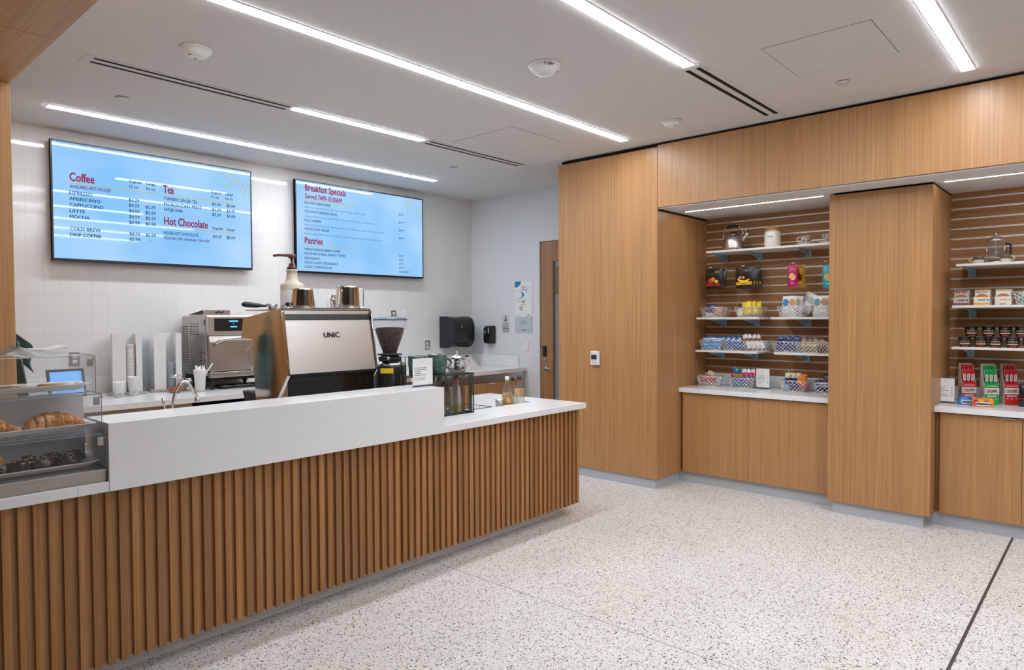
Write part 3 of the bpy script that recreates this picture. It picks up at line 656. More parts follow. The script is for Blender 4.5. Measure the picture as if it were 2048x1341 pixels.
# ---------------------------------------------------------------- back counter
BY, BZ = 5.39, .915
t = thing('quartz_countertop', 'white quartz worktop along the tiled back wall', 'countertop', (3.6, 5.85, BZ))
obj('slab', G().box(1.335, 6.278, BY, 6.333, BZ - .045, BZ, .002), M_QUARTZ, t, world=True)
obj('backsplash', G().box(1.17, 6.278, 6.313, 6.333, BZ + .0005, 1.055, .002).box(6.258, 6.278, 5.52, 6.312, BZ + .0005, 1.055, .002), M_QUARTZ, t, world=True)
def cab(x0, x1, label, doors=0, gap=False):
    t = thing('worktop_cabinet', label, 'cabinet', ((x0 + x1) / 2, BY + .03, 0), 0, 'stainless cabinets under the back worktop'); yf = BY + .03
    if gap:
        g = G(); g.box(x0, x1, yf + .5, yf + .52, .1, BZ - .047); g.box(x0, x0 + .02, yf + .02, yf + .5, .1, BZ - .047); g.box(x1 - .02, x1, yf + .02, yf + .5, .1, BZ - .047); obj('carcass', g, M_BLACKM, t, world=True)
        obj('fridge_door', G().box(x0 + .01, x1 - .01, yf, yf + .03, .12, BZ - .15, .004), M_STEEL, t, world=True); return
    obj('carcass', G().box(x0, x1, yf + .02, 6.2, .1, BZ - .047), M_STEELV, t, world=True)
    f = .05; g = G(); g.box(x0, x1, yf, yf + .02, BZ - .13, BZ - .047); g.box(x0, x0 + f, yf, yf + .02, .1, BZ - .13); g.box(x1 - f, x1, yf, yf + .02, .1, BZ - .13); g.box(x0 + f, x1 - f, yf, yf + .02, .1, .13)
    obj('face_frame', g, M_STEEL, t, world=True)
    if doors:
        dw = (x1 - x0 - 2 * f) / doors
        for k in range(doors):
            a = x0 + f + k * dw
            dd = obj('door', G().box(a + .004, a + dw - .004, yf - .012, yf + .014, .135, BZ - .14), M_OAK, t, world=True)
            obj('pull', G().box(a + .04, a + .13, yf - .03, yf - .0125, BZ - .155, BZ - .147), M_WHITE, dd, world=True)
    else: obj('drawer_front', G().box(x0 + f + .003, x1 - f - .003, yf - .004, yf + .016, .135, BZ - .137), M_STEEL, t, world=True)
    obj('foot_rail', G().box(x0 + .02, x1 - .02, yf + .07, yf + .09, 0, .0995), M_BLACKM, t, world=True)
cab(1.34, 2.28, 'plain stainless cabinet below the cup dispensers')
cab(2.285, 3.6, 'dark open undercounter fridge bay below the countertop oven', gap=True)
cab(3.605, 4.9, 'stainless framed oak door cabinet behind the wire drink stand', 2)
cab(4.905, 6.27, 'stainless framed oak door cabinet below the steep white screen, next to the white wall', 2)

# ---------------------------------------------------------------- bay cabinets and tops
def bay(y0, y1, label_c, label_t, splits, pulls):
    t = thing('base_cabinet', label_c, 'cabinet', (5.9, (y0 + y1) / 2, .1), 0, 'oak cabinets in the bays')
    obj('carcass', G().box(5.722, 6.215, y0 + .002, y1 - .002, .1005, .832), M_BACKER, t, world=True)
    for a, b in zip(splits[:-1], splits[1:]):
        d_ = obj('door', G().box(5.7, 5.721, a + .0015, b - .0015, .1, .824, .001), M_OAK, t, world=True)
        for p in pulls:
            if a < p < b: obj('pull', G().box(5.683, 5.7, p - .04, p + .04, .8245, .8285).box(5.683, 5.686, p - .04, p + .04, .816, .8285), M_ALU, d_, world=True)
    t = thing('bay_countertop', label_t, 'countertop', (5.94, (y0 + y1) / 2, .834), 0, 'white counters in the bays')
    obj('slab', G().box(5.665, 6.2165, y0 + .001, y1 - .001, .8335, .875, .002), M_QUARTZ, t, world=True)
    obj('backsplash', G().box(6.198, 6.217, y0 + .001, y1 - .001, .8755, .982, .002), M_QUARTZ, t, world=True)
bay(1.69, 3.03, 'oak two-door cabinet below the snack baskets, between column and pier', 'white counter holding snack baskets between oak column and pier', [1.7, 2.385, 3.005], [2.43, 2.295])
bay(-.55, 1.0, 'oak cabinet at far right, below the red and green snack boxes', 'white counter at far right carrying the red and green snack boxes', [-.5, .49, .97], [.565, .42])

# ---------------------------------------------------------------- bay shelves
M_SHELF = P('shelf_white', (232, 230, 226), .4); M_BRK = P('bracket_blue_steel', (166, 202, 222), .35, .25)
def shelf(y0, y1, z, brs, label, xf=5.9):
    t = thing('display_shelf', label, 'shelf', (6.06, (y0 + y1) / 2, z), 0, 'white slatwall shelves')
    obj('board', G().box(xf, 6.214, y0, y1, z - .018, z, .0015), M_SHELF, t, world=True)
    for b in brs:
        g = G(); g.prism([(6.214, z - .019), (xf + .03, z - .019), (xf + .03, z - .026), (6.19, z - .075), (6.214, z - .078)], 'y', b - .002, b + .002); g.box(6.2085, 6.2165, b - .024, b + .024, z - .092, z - .019); g.box(6.217, 6.24, b - .015, b + .015, z - .078, z - .0745) if False else None
        obj('bracket', g, M_BRK, t, world=True)
shelf(1.72, 2.875, 2.13, (2.83, 2.5, 2.06), 'top white shelf holding the kettle and tea canister')
shelf(2.375, 2.97, 1.518, (2.84, 2.52), 'short white shelf under the banana chip bags, carrying two baskets')
shelf(1.72, 2.275, 1.518, (2.06,), 'short white shelf under the pink snack bag, carrying two baskets')
shelf(2.395, 2.98, 1.213, (2.86, 2.53), 'low white shelf at left with three baskets')
shelf(1.72, 2.245, 1.213, (2.07,), 'low white shelf beside the pier with two dark baskets')
shelf(-.4, .915, 1.904, (.86, .2), 'top white shelf in the far right bay with the coffee press')
shelf(-.4, .935, 1.6, (.85, .2), 'middle white shelf in the far right bay with waffle boxes')
shelf(-.4, .935, 1.295, (.86, .2), 'lower white shelf in the far right bay with black breakfast cups')
# ---------------------------------------------------------------- pastry case and what is in it
CX0, CX1 = .42, .946
t = thing('pastry_case', 'three-tier clear pastry display case at the left end of the front counter', 'display case', ((CX0 + CX1) / 2, 3.3, .868))
M_CASEBASE = mat_brushed('case_base_steel', (190, 182, 174), .4, (.3, 6, 6)); M_CASEBASE.node_tree.nodes['Principled BSDF'].inputs['Metallic'].default_value = .7
obj('base', G().box(CX0, CX1, 3.075, 3.32, .8685, .918, .002), M_CASEBASE, t, world=True)
TIERS = [(3.077, .9185, 1.063), (3.113, 1.07, 1.223), (3.18, 1.2285, 1.378)]
M_BACKP = P('case_back_smoke', (206, 202, 200), .3)
for k, (y, z0, z1) in enumerate(TIERS):
    e = .005; yb = (3.305, 3.315, 3.375)[k]
    g = G()
    g.box(CX0, CX0 + e, y + e, yb, z0, z1); g.box(CX1 - e, CX1, y + e, yb, z0, z1); g.box(CX0 + e, CX1 - e, y + .03, yb, z1 - e, z1); g.box(CX0 + e, CX1 - e, y + .01, yb, z0, z0 + e)
    tr = obj('tier_shell', g, M_ACRYL, t, world=True)
    dr = obj('front_door', G().box(CX0 + e, CX1 - e, y, y + .004, z0 + .004, z1 - .004), M_ACRYL, tr, world=True)
    h = G(); h.box(CX1 - .03, CX1 - .008, y - .006, y - .0005, z1 - .045, z1 - .012, .001).smooth().cyl((CX1 - .006, y - .003, z1 - .013), .004, .012, 10, 'x')
    obj('hinge', h, M_STEEL, tr, world=True)
    if k < 2: obj('back_panel', G().box(CX0 + e, CX1 - e - .004, yb - .004, yb, z0 + .006, z1 - .006), M_BACKP, tr, world=True)
    edge = G(); r_ = .0016
    for a, b in (((CX1, y, z0), (CX1, y, z1)), ((CX0, y, z1), (CX1, y, z1)), ((CX0, y, z0), (CX1, y, z0)), ((CX1, y, z1), (CX1, yb, z1))): edge.tube([a, b], r_, 6)
    obj('edge', edge, P('acrylic_edge', (128, 140, 148), .2), tr, world=True)
def tray(y, z, label):
    t = thing('pastry_tray', label, 'tray', ((CX0 + CX1) / 2, y + .095, z), 0, 'white trays in the pastry case')
    w, d = .254, .092
    def rim(u, v):
        # outline walked around, profile outwards
        a = u * 2 * PI; c, s_ = math.cos(a), math.sin(a); q = 18
        ex = abs(c) ** (2 / q) * (1 if c >= 0 else -1); ey = abs(s_) ** (2 / q) * (1 if s_ >= 0 else -1)
        prof = [(.0, .002), (.84, .002), (.9, .006), (.955, .022), (1, .026)]; i = min(int(v * 4), 3); f = v * 4 - i
        k = prof[i][0] * (1 - f) + prof[i + 1][0] * f; zz = prof[i][1] * (1 - f) + prof[i + 1][1] * f
        return (ex * (w * k), ey * (d - w + w * k if k > .5 else d * k), zz)
    g = G().smooth(); g.sheet(rim, 64, 4, -.002); obj('dish', g, M_CERAM, t)
    return t
tray(3.1, .9236, 'bottom white tray in the pastry case, under the muffin and chocolate bites')
tray(3.136, 1.0751, 'middle white tray in the pastry case, under the croissants')
tray(3.203, 1.2336, 'top white tray in the pastry case, under the wrapped cookies')
def mat_crust(name, a, b, c):
    m, nt, bs = nodes(name); f = noise(nt, mapped(nt, (1, 1, 1)), 60, 4, .6, .4)
    nt.links.new(ramp(nt, f, [(.3, lin(*a)), (.5, lin(*b)), (.7, lin(*c))]), bs.inputs['Base Color'])
    bp = N(nt, 'ShaderNodeBump'); bp.inputs['Strength'].default_value = .4; bp.inputs['Distance'].default_value = .003; nt.links.new(f, bp.inputs['Height']); nt.links.new(bp.outputs[0], bs.inputs['Normal'])
    bs.inputs['Roughness'].default_value = .42; return m
M_CRUST = mat_crust('croissant_crust', (120, 66, 26), (186, 118, 52), (222, 164, 90))
M_CHOC = mat_crust('chocolate_glaze', (34, 18, 14), (54, 30, 22), (74, 46, 34)); M_MUFF = mat_crust('muffin_crumb', (130, 82, 34), (196, 140, 66), (218, 168, 92))
M_CHOC.node_tree.nodes['Principled BSDF'].inputs['Roughness'].default_value = .22
def croissant(label, loc, rz, L=.19):
    g = G().smooth(); n = 56; m_ = 16; vs = []; fs = []
    for i in range(n + 1):
        u = -1 + 2 * i / n; seg = 7; ph = (u * seg / 2) % 1
        r_ = .046 * (1 - abs(u) ** 2.2) ** .62 + .005; r_ *= .86 + .18 * (1 - ph) ** .6 if u < 0 else .86 + .18 * ph ** .6
        cx, cy = u * L / 2, -.035 * u * u
        for k in range(m_):
            a = 2 * PI * k / m_; vs.append((cx, cy + r_ * math.cos(a), max(r_ * .86 * math.sin(a) + .034 * (1 - abs(u) * .45), .0)))
    for i in range(n):
        for k in range(m_): fs.append((i * m_ + k, i * m_ + (k + 1) % m_, (i + 1) * m_ + (k + 1) % m_, (i + 1) * m_ + k))
    fs += [tuple(range(m_)), tuple(n * m_ + k for k in range(m_))]
    g.raw(vs, fs); o = obj('croissant', g, M_CRUST, None, loc); o.rotation_euler = (0, 0, rz)
    return tag(o, label, 'croissant', 'croissants in the pastry case')
croissant('golden croissant nearest the right end of the middle pastry tray', (.8, 3.235, 1.0785), .06, .22)
croissant('golden croissant at the left on the middle pastry tray', (.57, 3.215, 1.0785), -.05, .23)
t = thing('muffin', 'blueberry muffin on the bottom pastry tray', 'muffin', (.585, 3.185, .927), 0)
g = G().smooth(); g.lathe([(.026, 0), (.036, .04), (.044, .05), (.046, .058), (.038, .076), (.02, .086), (.0001, .088)], n=24); cb = obj('crumb', g, M_MUFF, t)
g = G().smooth(); rr = random.Random(5)
for k in range(22):
    a = rr.uniform(0, 2 * PI); h = rr.uniform(.012, .08); r_ = .034 + .2 * max(0, h) if h < .05 else .047 - (h - .05) * .7
    g.lathe([(.0001, -.005), (.005, -.002), (.005, .002), (.0001, .005)], (r_ * math.cos(a), r_ * math.sin(a), h), 8)
obj('blueberries', g, P('blueberry', (44, 34, 48), .4), t)
def bite(label, loc, s, rz):
    rr = random.Random(int(loc[0] * 1000)); g = G().smooth()
    def f(u, v):
        a = u * 2 * PI; b = v * PI; w = 1 + .14 * math.sin(3 * a + b * 4 + loc[0] * 50) * math.sin(b) + .07 * math.sin(7 * a - 5 * b)
        return (s * 1.25 * w * math.cos(a) * math.sin(b), s * w * math.sin(a) * math.sin(b), s * .9 + s * .9 * w * math.cos(b) * (1 if b < PI / 2 else .95))
    g.sheet(f, 20, 12); t = thing('chocolate_bite', label, 'chocolate bite', loc, rz, 'chocolate bites on the bottom tray'); obj('glazed_bite', g, M_CHOC, t)
    g = G()
    for k in range(26):
        a = rr.uniform(0, 2 * PI); b = rr.uniform(.1, 1.1); p = (s * 1.27 * math.cos(a) * math.sin(b), s * 1.02 * math.sin(a) * math.sin(b), s * .9 + s * .93 * math.cos(b))
        g.cbox(p, (.005, .0035, .003), rot=RZ(rr.uniform(0, 3)))
    obj('nut_crumb', g, P('chopped_nut', (214, 186, 130), .6), t)
for k, (x, y, s, lab) in enumerate([(.672, 3.16, .034, 'chocolate bite nearest the muffin in the front of the tray'), (.75, 3.16, .033, 'chocolate bite second from the muffin along the front'), (.715, 3.235, .034, 'chocolate bite in the back row beside the muffin side'), (.83, 3.165, .034, 'chocolate bite with pale nut crumbs in the middle of the tray'), (.795, 3.24, .033, 'chocolate bite in the back row at the right'), (.875, 3.235, .033, 'chocolate bite at the right end of the tray')]):
    bite(lab, (x, y, .9272), s, k * .7)
tag(obj('parchment_paper', G().sheet(lambda u, v: (.51 + .38 * u, 3.125 + .15 * v, .9262 + .02 * max(0, v - .8) ** 1 * 5 * (.6 + .4 * math.sin(u * 9))), 20, 8, .0006), P('kraft_paper', (176, 140, 92), .7)), 'brown parchment lining the bottom pastry tray', 'parchment')
def cookie(label, loc, rz, w):
    t = thing('wrapped_cookie', label, 'wrapped cookie', loc, rz, 'wrapped cookies on the top tray')
    obj('cookie', G().smooth().lathe([(.0001, .001), (.052, .001), (.057, .009), (.05, .021), (.02, .024), (.0001, .024)], n=28), M_MUFF, t)
    obj('wrapper', G().sheet(lambda u, v: ((u - .5) * w, (v - .5) * .1, 0.0285 + .004 * math.sin(u * 11) * math.sin(v * 8) - .026 * (abs(u - .5) * 2) ** 4), 18, 10, .0004), clear('cello_wrap', (235, 230, 220), .05, .12), t)
cookie('wrapped cookie at the left on the top pastry tray', (.54, 3.285, 1.24), .1, .16)
cookie('wrapped cookie in the middle of the top pastry tray', (.68, 3.285, 1.24), -.15, .15)
cookie('wrapped cookie at the right on the top pastry tray', (.82, 3.29, 1.24), .05, .16)
t = thing('napkin_pile', 'ruffled pile of white napkins on top of the pastry case', 'napkins', (.76, 3.28, 1.3785), .05)
for k in range(9):
    w, d_ = .11 - .003 * k, .07; dz = .0015 + k * .0031; sh = (k - 4) * .004
    obj('napkin', G().sheet(lambda u, v, dz=dz, sh=sh, w=w, k=k: ((u - .5) * 2 * w + sh, (v - .5) * 2 * d_ + sh * .5, dz + .02 * abs(u - .42 - .01 * k) ** 1.5 * 1.7 + .0015 * math.sin(u * 14 + k)), 24, 4, .003), M_PAPER, t)
t = thing('napkin_pile', 'second white paper pile at the far left edge, on top of the pastry case', 'napkins', (.53, 3.27, 1.3785), .1)
for k in range(4):
    obj('napkin', G().sheet(lambda u, v, k=k: ((u - .5) * .14, (v - .5) * .14, .003 + k * .004 + .03 * (.5 - abs(u - .5)) * (.5 - abs(v - .5)) * 1.4), 14, 8, .0012), M_PAPER, t)
# tablet till and apron
t = thing('tablet_till', 'black tablet till with a blue screen behind the pastry case', 'tablet', (1.58, 5.93, BZ))
Mt = Matrix.Translation((0, 0, .012)) @ Matrix.Rotation(-.35, 4, 'X')
obj('frame', G().box(-.125, .125, -.006, .006, .01, .235, .004, Mt), M_BLACK, t)
obj('display', G().box(-.105, .105, -.0075, -.0062, .03, .212, 0, Mt), emis('till_screen', (.16, .44, .95), .85, .4, .02), t)
obj('stand', G().box(-.06, .06, -.02, .12, .0005, .012, .004).prism([(.02, .012), (.1, .012), (.055, .14), (.035, .14)], 'x', -.02, .02), M_BLACK, t)
t = thing('apron', 'dark green apron hanging at far left behind the pastry case, beside the oak post', 'apron', (1.165, 5.68, .5))
M_APRON = P('apron_green', (72, 92, 90), .85)
def ap(u, v):
    z = 1.38 * (1 - v) + .55 * v; w = .07 + .07 * min(1, v * 2.5); return (1.197 + .03 * math.sin(u * 9 + v * 2) * (.4 + v) + .05 * v + .04 * u * (1 - v), 5.68 + (u - .5) * (w * 2 + .06 * v), z)
obj('skirt', G().smooth().sheet(ap, 30, 20, .003), M_APRON, t, world=True)
obj('fold', G().smooth().sheet(lambda u, v: (1.19 + .1 * u + .012 * math.sin(v * 7), 5.65 + .1 * v * (1 - u), 1.44 - .085 * u - .16 * v - .04 * u * v), 12, 12, .003), M_APRON, t, world=True)
obj('neck_strap', G().smooth().tube([(1.2, 5.62, 1.36), (1.187, 5.65, 1.5), (1.185, 5.68, 1.56), (1.187, 5.71, 1.5), (1.2, 5.74, 1.36)], .006, 8), M_APRON, t, world=True)
obj('hook', G().smooth().tube([(1.1655, 5.68, 1.545), (1.19, 5.68, 1.545), (1.198, 5.68, 1.556), (1.196, 5.68, 1.572)], .004, 8), M_CHROME, t, world=True)

# ---------------------------------------------------------------- espresso machine
EX0, EX1, DZ0 = 2.125, 2.79, .868
t = thing('espresso_machine', 'large stainless espresso machine with UNIC on its back, behind the ledge', 'espresso machine', ((EX0 + EX1) / 2, 3.95, DZ0))
prof = [(3.784, 1.588), (4.255, 1.532), (4.29, 1.4), (4.14, 1.396), (4.1, 1.0), (3.9, .985), (3.715, 1.185), (3.775, 1.575)]
prof = [(3.79, 1.588), (4.255, 1.532), (4.288, 1.398), (4.138, 1.396), (4.1, 1.0), (3.87, .985), (3.712, 1.182), (3.772, 1.572)]
for nm, a in (('side_panel', EX0), ('side_panel', EX1 - .012)): obj(nm, G().prism(prof, 'x', a, a + .012, .0015), M_MIRROR, t, world=True)
obj('side_trim', G().tube([(EX0 + .012, 3.768, 1.57), (EX0 + .012, 3.708, 1.182), (EX0 + .006, 3.87, .982)], .005, 8), M_CHROME, t, world=True)
obj('side_trim', G().tube([(EX1 - .012, 3.768, 1.57), (EX1 - .012, 3.708, 1.182), (EX1 - .006, 3.87, .982)], .005, 8), M_CHROME, t, world=True)
rp = obj('rear_panel', G().prism([(3.772, 1.512), (3.78, 1.512), (3.722, 1.19), (3.714, 1.19)], 'x', EX0 + .014, EX1 - .014), M_STEELV, t, world=True)
rup = Vector((0, .058, .322)).normalized()
g = G(); zc = 1.405; yc = 3.714 + (zc - 1.19) / .322 * .058 - .0006
g.text('UNIC', (2.462, yc, zc), .033, (1, 0, 0), tuple(rup), bold=.045, align='c', width=.118, th=.0008); obj('logo', g, P('logo_dark', (52, 46, 42), .5), rp, world=True)
obj('top_band', G().prism([(3.774, 1.516), (3.79, 1.588), (3.83, 1.59), (3.83, 1.516)], 'x', EX0 + .014, EX1 - .012, .006), M_BLACK, t, world=True)
obj('cup_tray', G().box(EX0 + .012, EX1 - .012, 3.83, 4.25, 1.578, 1.584).box(EX0 + .012, EX1 - .012, 3.79, 3.83, 1.59, 1.5935), M_STEEL, t, world=True)
g = G(); g.box(EX0 + .02, EX1 - .02, 3.73, 3.735, .99, 1.187); g.box(EX0 + .02, EX1 - .02, 3.735, 4.1, .975, .985)
obj('lower_panel', g, P('gloss_black', (14, 14, 15), .12), t, world=True)
obj('lower_trim', G().box(EX0 + .014, EX1 - .014, 3.724, 3.73, 1.175, 1.19).box(EX0 + .05, EX1 - .05, 3.724, 3.73, .99, 1.0), M_BLACKM, t, world=True)
obj('body', G().prism([(3.785, 1.575), (4.24, 1.525), (4.27, 1.405), (4.12, 1.39), (4.09, 1.02), (3.74, 1.0), (3.74, 1.2)], 'x', EX0 + .013, EX1 - .013), M_STEEL, t, world=True)
dt = obj('drip_tray', G().prism([(4.08, .98), (4.26, .985), (4.3, 1.055), (4.08, 1.05)], 'x', EX0 + .01, EX1 - .01, .003), M_BLACK, t, world=True)
g = G()
for k in range(18): g.box(EX0 + .03 + k * .034, EX0 + .045 + k * .034, 4.1, 4.285, 1.0545, 1.059)
obj('grate', g, M_STEEL, dt, world=True)
for x in (EX0 + .17, EX1 - .17):
    gh = obj('group_head', G().smooth().cyl((x, 4.2, 1.33), .034, .07, 20), M_CHROME, t, world=True)
    obj('portafilter', G().smooth().cyl((x, 4.2, 1.3), .036, .03, 20).tube([(x, 4.23, 1.312), (x, 4.3, 1.308), (x, 4.4, 1.295)], [.008, .012, .015], 10), M_BLACKM, gh, world=True)
obj('steam_wand', G().smooth().cyl((EX0 + .025, 4.165, 1.385), .012, -.03, 12).tube([(EX0 + .025, 4.165, 1.36), (EX0 + .012, 4.19, 1.345), (EX0 + .005, 4.215, 1.325), (EX0 + .005, 4.19, 1.27), (EX0 + .005, 4.155, 1.21)], .0045, 8).cyl((EX0 + .005, 4.153, 1.185), .008, .03, 10), M_CHROME, t, world=True)
for x in (EX0 + .06, EX1 - .06):
    for y in (3.9, 4.06): obj('foot', G().smooth().lathe([(.024, .0006), (.022, .02), (.018, .03), (.018, .118)], (x, y, DZ0), 16), M_BLACKM, t, world=True)
ET = 1.5845
def frother(label, loc, h, r0_, r1_, rz, handle=True, ):
    t = thing('milk_pitcher', label, 'milk pitcher', loc, rz, 'steel pitchers on the espresso machine')
    g = G().smooth(); g.lathe([(.0001, 0), (r0_ * .96, 0), (r0_, .004), (r0_ * .995, h * .3), (r1_, h * .92), (r1_ * 1.02, h), (r1_ * .98, h), (r0_ * .9, .01), (.0001, .008)], n=40); obj('body', g, M_MIRROR, t)
    if handle: obj('handle', G().smooth().tube([(r1_, 0, h * .9), (r1_ + .035, 0, h * .9), (r1_ + .048, 0, h * .84), (r1_ + .045, 0, h * .5), (r0_ + .04, 0, h * .15), (r0_ + .025, 0, h * .06), (r0_ - .002, 0, h * .1)], .004, 8), M_CHROME, t)
    return t
frother('polished steel milk pitcher with its handle to the right, on top of the espresso machine', (2.675, 3.885, ET), .158, .08, .074, -.1)
frother('steel frothing tin in front of the brown-topped pump bottle', (2.325, 3.865, ET), .132, .075, .064, PI / 2, False)
t = thing('pump_bottle', 'cream syrup bottle with a dark red-brown pump on the espresso machine', 'pump bottle', (2.36, 4.05, ET))
M_CREAM = P('cream_bottle', (206, 196, 178), .38); M_PUMP = P('pump_brown', (84, 34, 34), .35)
obj('bottle', G().smooth().lathe([(.0001, 0), (.07, 0), (.074, .006), (.074, .16), (.07, .168), (.045, .182), (.037, .2), (.035, .225), (.033, .25), (.037, .252), (.037, .262), (.025, .263), (.0001, .263)], n=32), M_CREAM, t)
obj('label', G().smooth().lathe([(.0746, .03), (.0746, .125)], n=32, close=False), M_PAPER, t)
pm = obj('pump_collar', G().smooth().lathe([(.03, .262), (.03, .28), (.022, .282), (.02, .302), (.008, .302), (.008, .342)], n=24), M_PUMP, t)
obj('nozzle', G().smooth().tube([(.03, -.0, .35), (.012, 0, .354), (-.03, 0, .354), (-.09, 0, .352), (-.128, 0, .345)], [.009, .013, .011, .009, .008], 12).cyl((0, 0, .335), .02, .024, 20), M_PUMP, pm)
M_SHOT = clear('shot_glass', (215, 222, 226), .16)
def shot(label, x, y, h, r_):
    t = thing('shot_glass', label, 'shot glass', (x, y, ET), 0, 'shot glasses on the espresso machine')
    obj('glass', G().smooth().lathe([(.0001, 0), (r_ * .82, 0), (r_, h), (r_ * .94, h), (r_ * .76, .006), (.0001, .006)], n=24), M_SHOT, t)
shot('clear shot glass just right of the steel frothing tin', 2.43, 3.96, .052, .03)
shot('clear shot glass midway between the tin and the pitcher', 2.51, 3.96, .055, .032)
shot('clear shot glass tucked against the left of the steel pitcher', 2.575, 3.95, .055, .026)
t = thing('steel_jigger', 'small steel cup beside the left of the milk pitcher', 'steel cup', (2.64, 4.0, ET)); obj('cup', G().smooth().lathe([(.0001, 0), (.02, 0), (.024, .1), (.022, .1), (.0001, .006)], n=24), M_MIRROR, t)
t = thing('portafilter', 'black-handled portafilter lying on the left of the espresso machine', 'portafilter', (2.215, 4.05, ET), 3.05)
obj('basket', G().smooth().lathe([(.0001, 0), (.03, 0), (.034, .03), (.038, .032), (.038, .036), (.03, .036), (.026, .008), (.0001, .008)], n=28), M_CHROME, t)
obj('handle', G().smooth().tube([(.036, 0, .022), (.06, 0, .024), (.09, 0, .026), (.14, 0, .03), (.175, 0, .032), (.19, 0, .031)], [.007, .009, .015, .018, .017, .008], 14), M_BLACK, t)
t = thing('tamper', 'small steel tamper with dark knob on the espresso machine, left of the pump bottle', 'tamper', (2.24, 3.9, ET), .3)
obj('base', G().smooth().lathe([(.0001, 0), (.029, 0), (.029, .01), (.012, .018), (.009, .026)], n=24), M_CHROME, t); obj('knob', G().smooth().lathe([(.009, .026), (.014, .03), (.015, .038), (.008, .045), (.0001, .046)], n=20), M_BLACK, t)

# ---------------------------------------------------------------- coffee grinder
t = thing('coffee_grinder', 'black coffee grinder with a bean-filled clear hopper beside the espresso machine', 'coffee grinder', (2.928, 3.76, DZ0))
bs = obj('body', G().smooth().lathe([(.0001, .0005), (.117, .0005), (.117, .012), (.112, .02), (.112, .33), (.108, .338)], n=40), P('grinder_black', (24, 24, 26), .3), t)
obj('collar', G().smooth().lathe([(.108, .336), (.106, .346), (.1, .352), (.08, .356), (.074, .372)], n=40), M_CHROME, t)
obj('adjuster', G().smooth().lathe([(.078, .37), (.078, .392), (.06, .394), (.06, .404), (.085, .405), (.085, .412), (.05, .413), (.05, .42)], n=36).cbox((-.085, -.06, .384), (.05, .05, .03), .004), M_BLACKM, t)
obj('knob', G().smooth().cyl((-.085, -.086, .386), .011, -.012, 16, 'y'), M_STEEL, t)
hp = [(.047, .414), (.052, .43), (.075, .49), (.098, .56), (.113, .62), (.118, .643)]
obj('hopper', G().smooth().lathe(hp + [(r_ - .003, z) for r_, z in hp[::-1]], n=48, close=False), M_HOPPER, t)
def beans():
    m, nt, b = nodes('coffee_beans'); w = N(nt, 'ShaderNodeTexVoronoi'); w.inputs['Scale'].default_value = 95; nt.links.new(mapped(nt, (1, 1, 1)), w.inputs['Vector'])
    nt.links.new(ramp(nt, w.outputs['Distance'], [(.1, lin(112, 74, 52)), (.6, lin(46, 28, 20))]), b.inputs['Base Color'])
    bp = N(nt, 'ShaderNodeBump'); bp.inputs['Strength'].default_value = .9; bp.inputs['Distance'].default_value = .006; bp.invert = True; nt.links.new(w.outputs['Distance'], bp.inputs['Height']); nt.links.new(bp.outputs[0], b.inputs['Normal'])
    b.inputs['Roughness'].default_value = .35; return m
M_BEAN = beans()
bn = obj('beans', G().smooth().lathe([(.0001, .42), (.045, .42), (.05, .432), (.072, .492), (.094, .56), (.098, .585), (.09, .592), (.05, .596), (.0001, .597)], n=48), M_BEAN, t); bn['kind'] = 'stuff'
obj('lid', G().smooth().lathe([(.122, .643), (.122, .649), (.11, .657), (.06, .665), (.0001, .668)], n=48), P('lid_smoke', (60, 66, 76), .2), t)
a0 = 3.75
def arc(g, a, b, r_, z0, z1, n=8):
    vs = []
    for k in range(n + 1):
        q = a + (b - a) * k / n; vs += [(r_ * math.cos(q), r_ * math.sin(q), z0), (r_ * math.cos(q), r_ * math.sin(q), z1)]
    return g.raw(vs, [(2 * k, 2 * k + 2, 2 * k + 3, 2 * k + 1) for k in range(n)])
obj('warning_label', arc(G(), 3.45, 4.25, .1128, .285, .32), P('label_yellow', (238, 196, 20), .5), bs)
obj('maker_mark', arc(G(), 5.0, 5.45, .1128, .312, .322), P('maker_grey', (110, 110, 112), .5), bs)
t = thing('gooseneck_faucet', 'chrome gooseneck faucet rising behind the ledge at left', 'faucet', (1.415, 3.6, DZ0))
pts = [(0, 0, .0), (0, 0, .14)] + [(.0625 - .0625 * math.cos(a * PI / 14), 0, .17 + .168 * math.sin(a * PI / 14)) for a in range(0, 12)] + [(.122, 0, .265), (.127, 0, .245)]
obj('spout', G().smooth().lathe([(.022, .0005), (.022, .03), (.012, .04)], n=20).tube(pts, .0068, 12), M_CHROME, t)
obj('aerator', G().smooth().cyl((.127, 0, .222), .0115, .026, 14), M_STEEL, t)
obj('lever', G().smooth().tube([(0, 0, .06), (-.03, 0, .075), (-.033, 0, .2), (-.04, 0, .235), (-.046, 0, .262)], [.006, .006, .004, .006, .005], 10), M_CHROME, t)
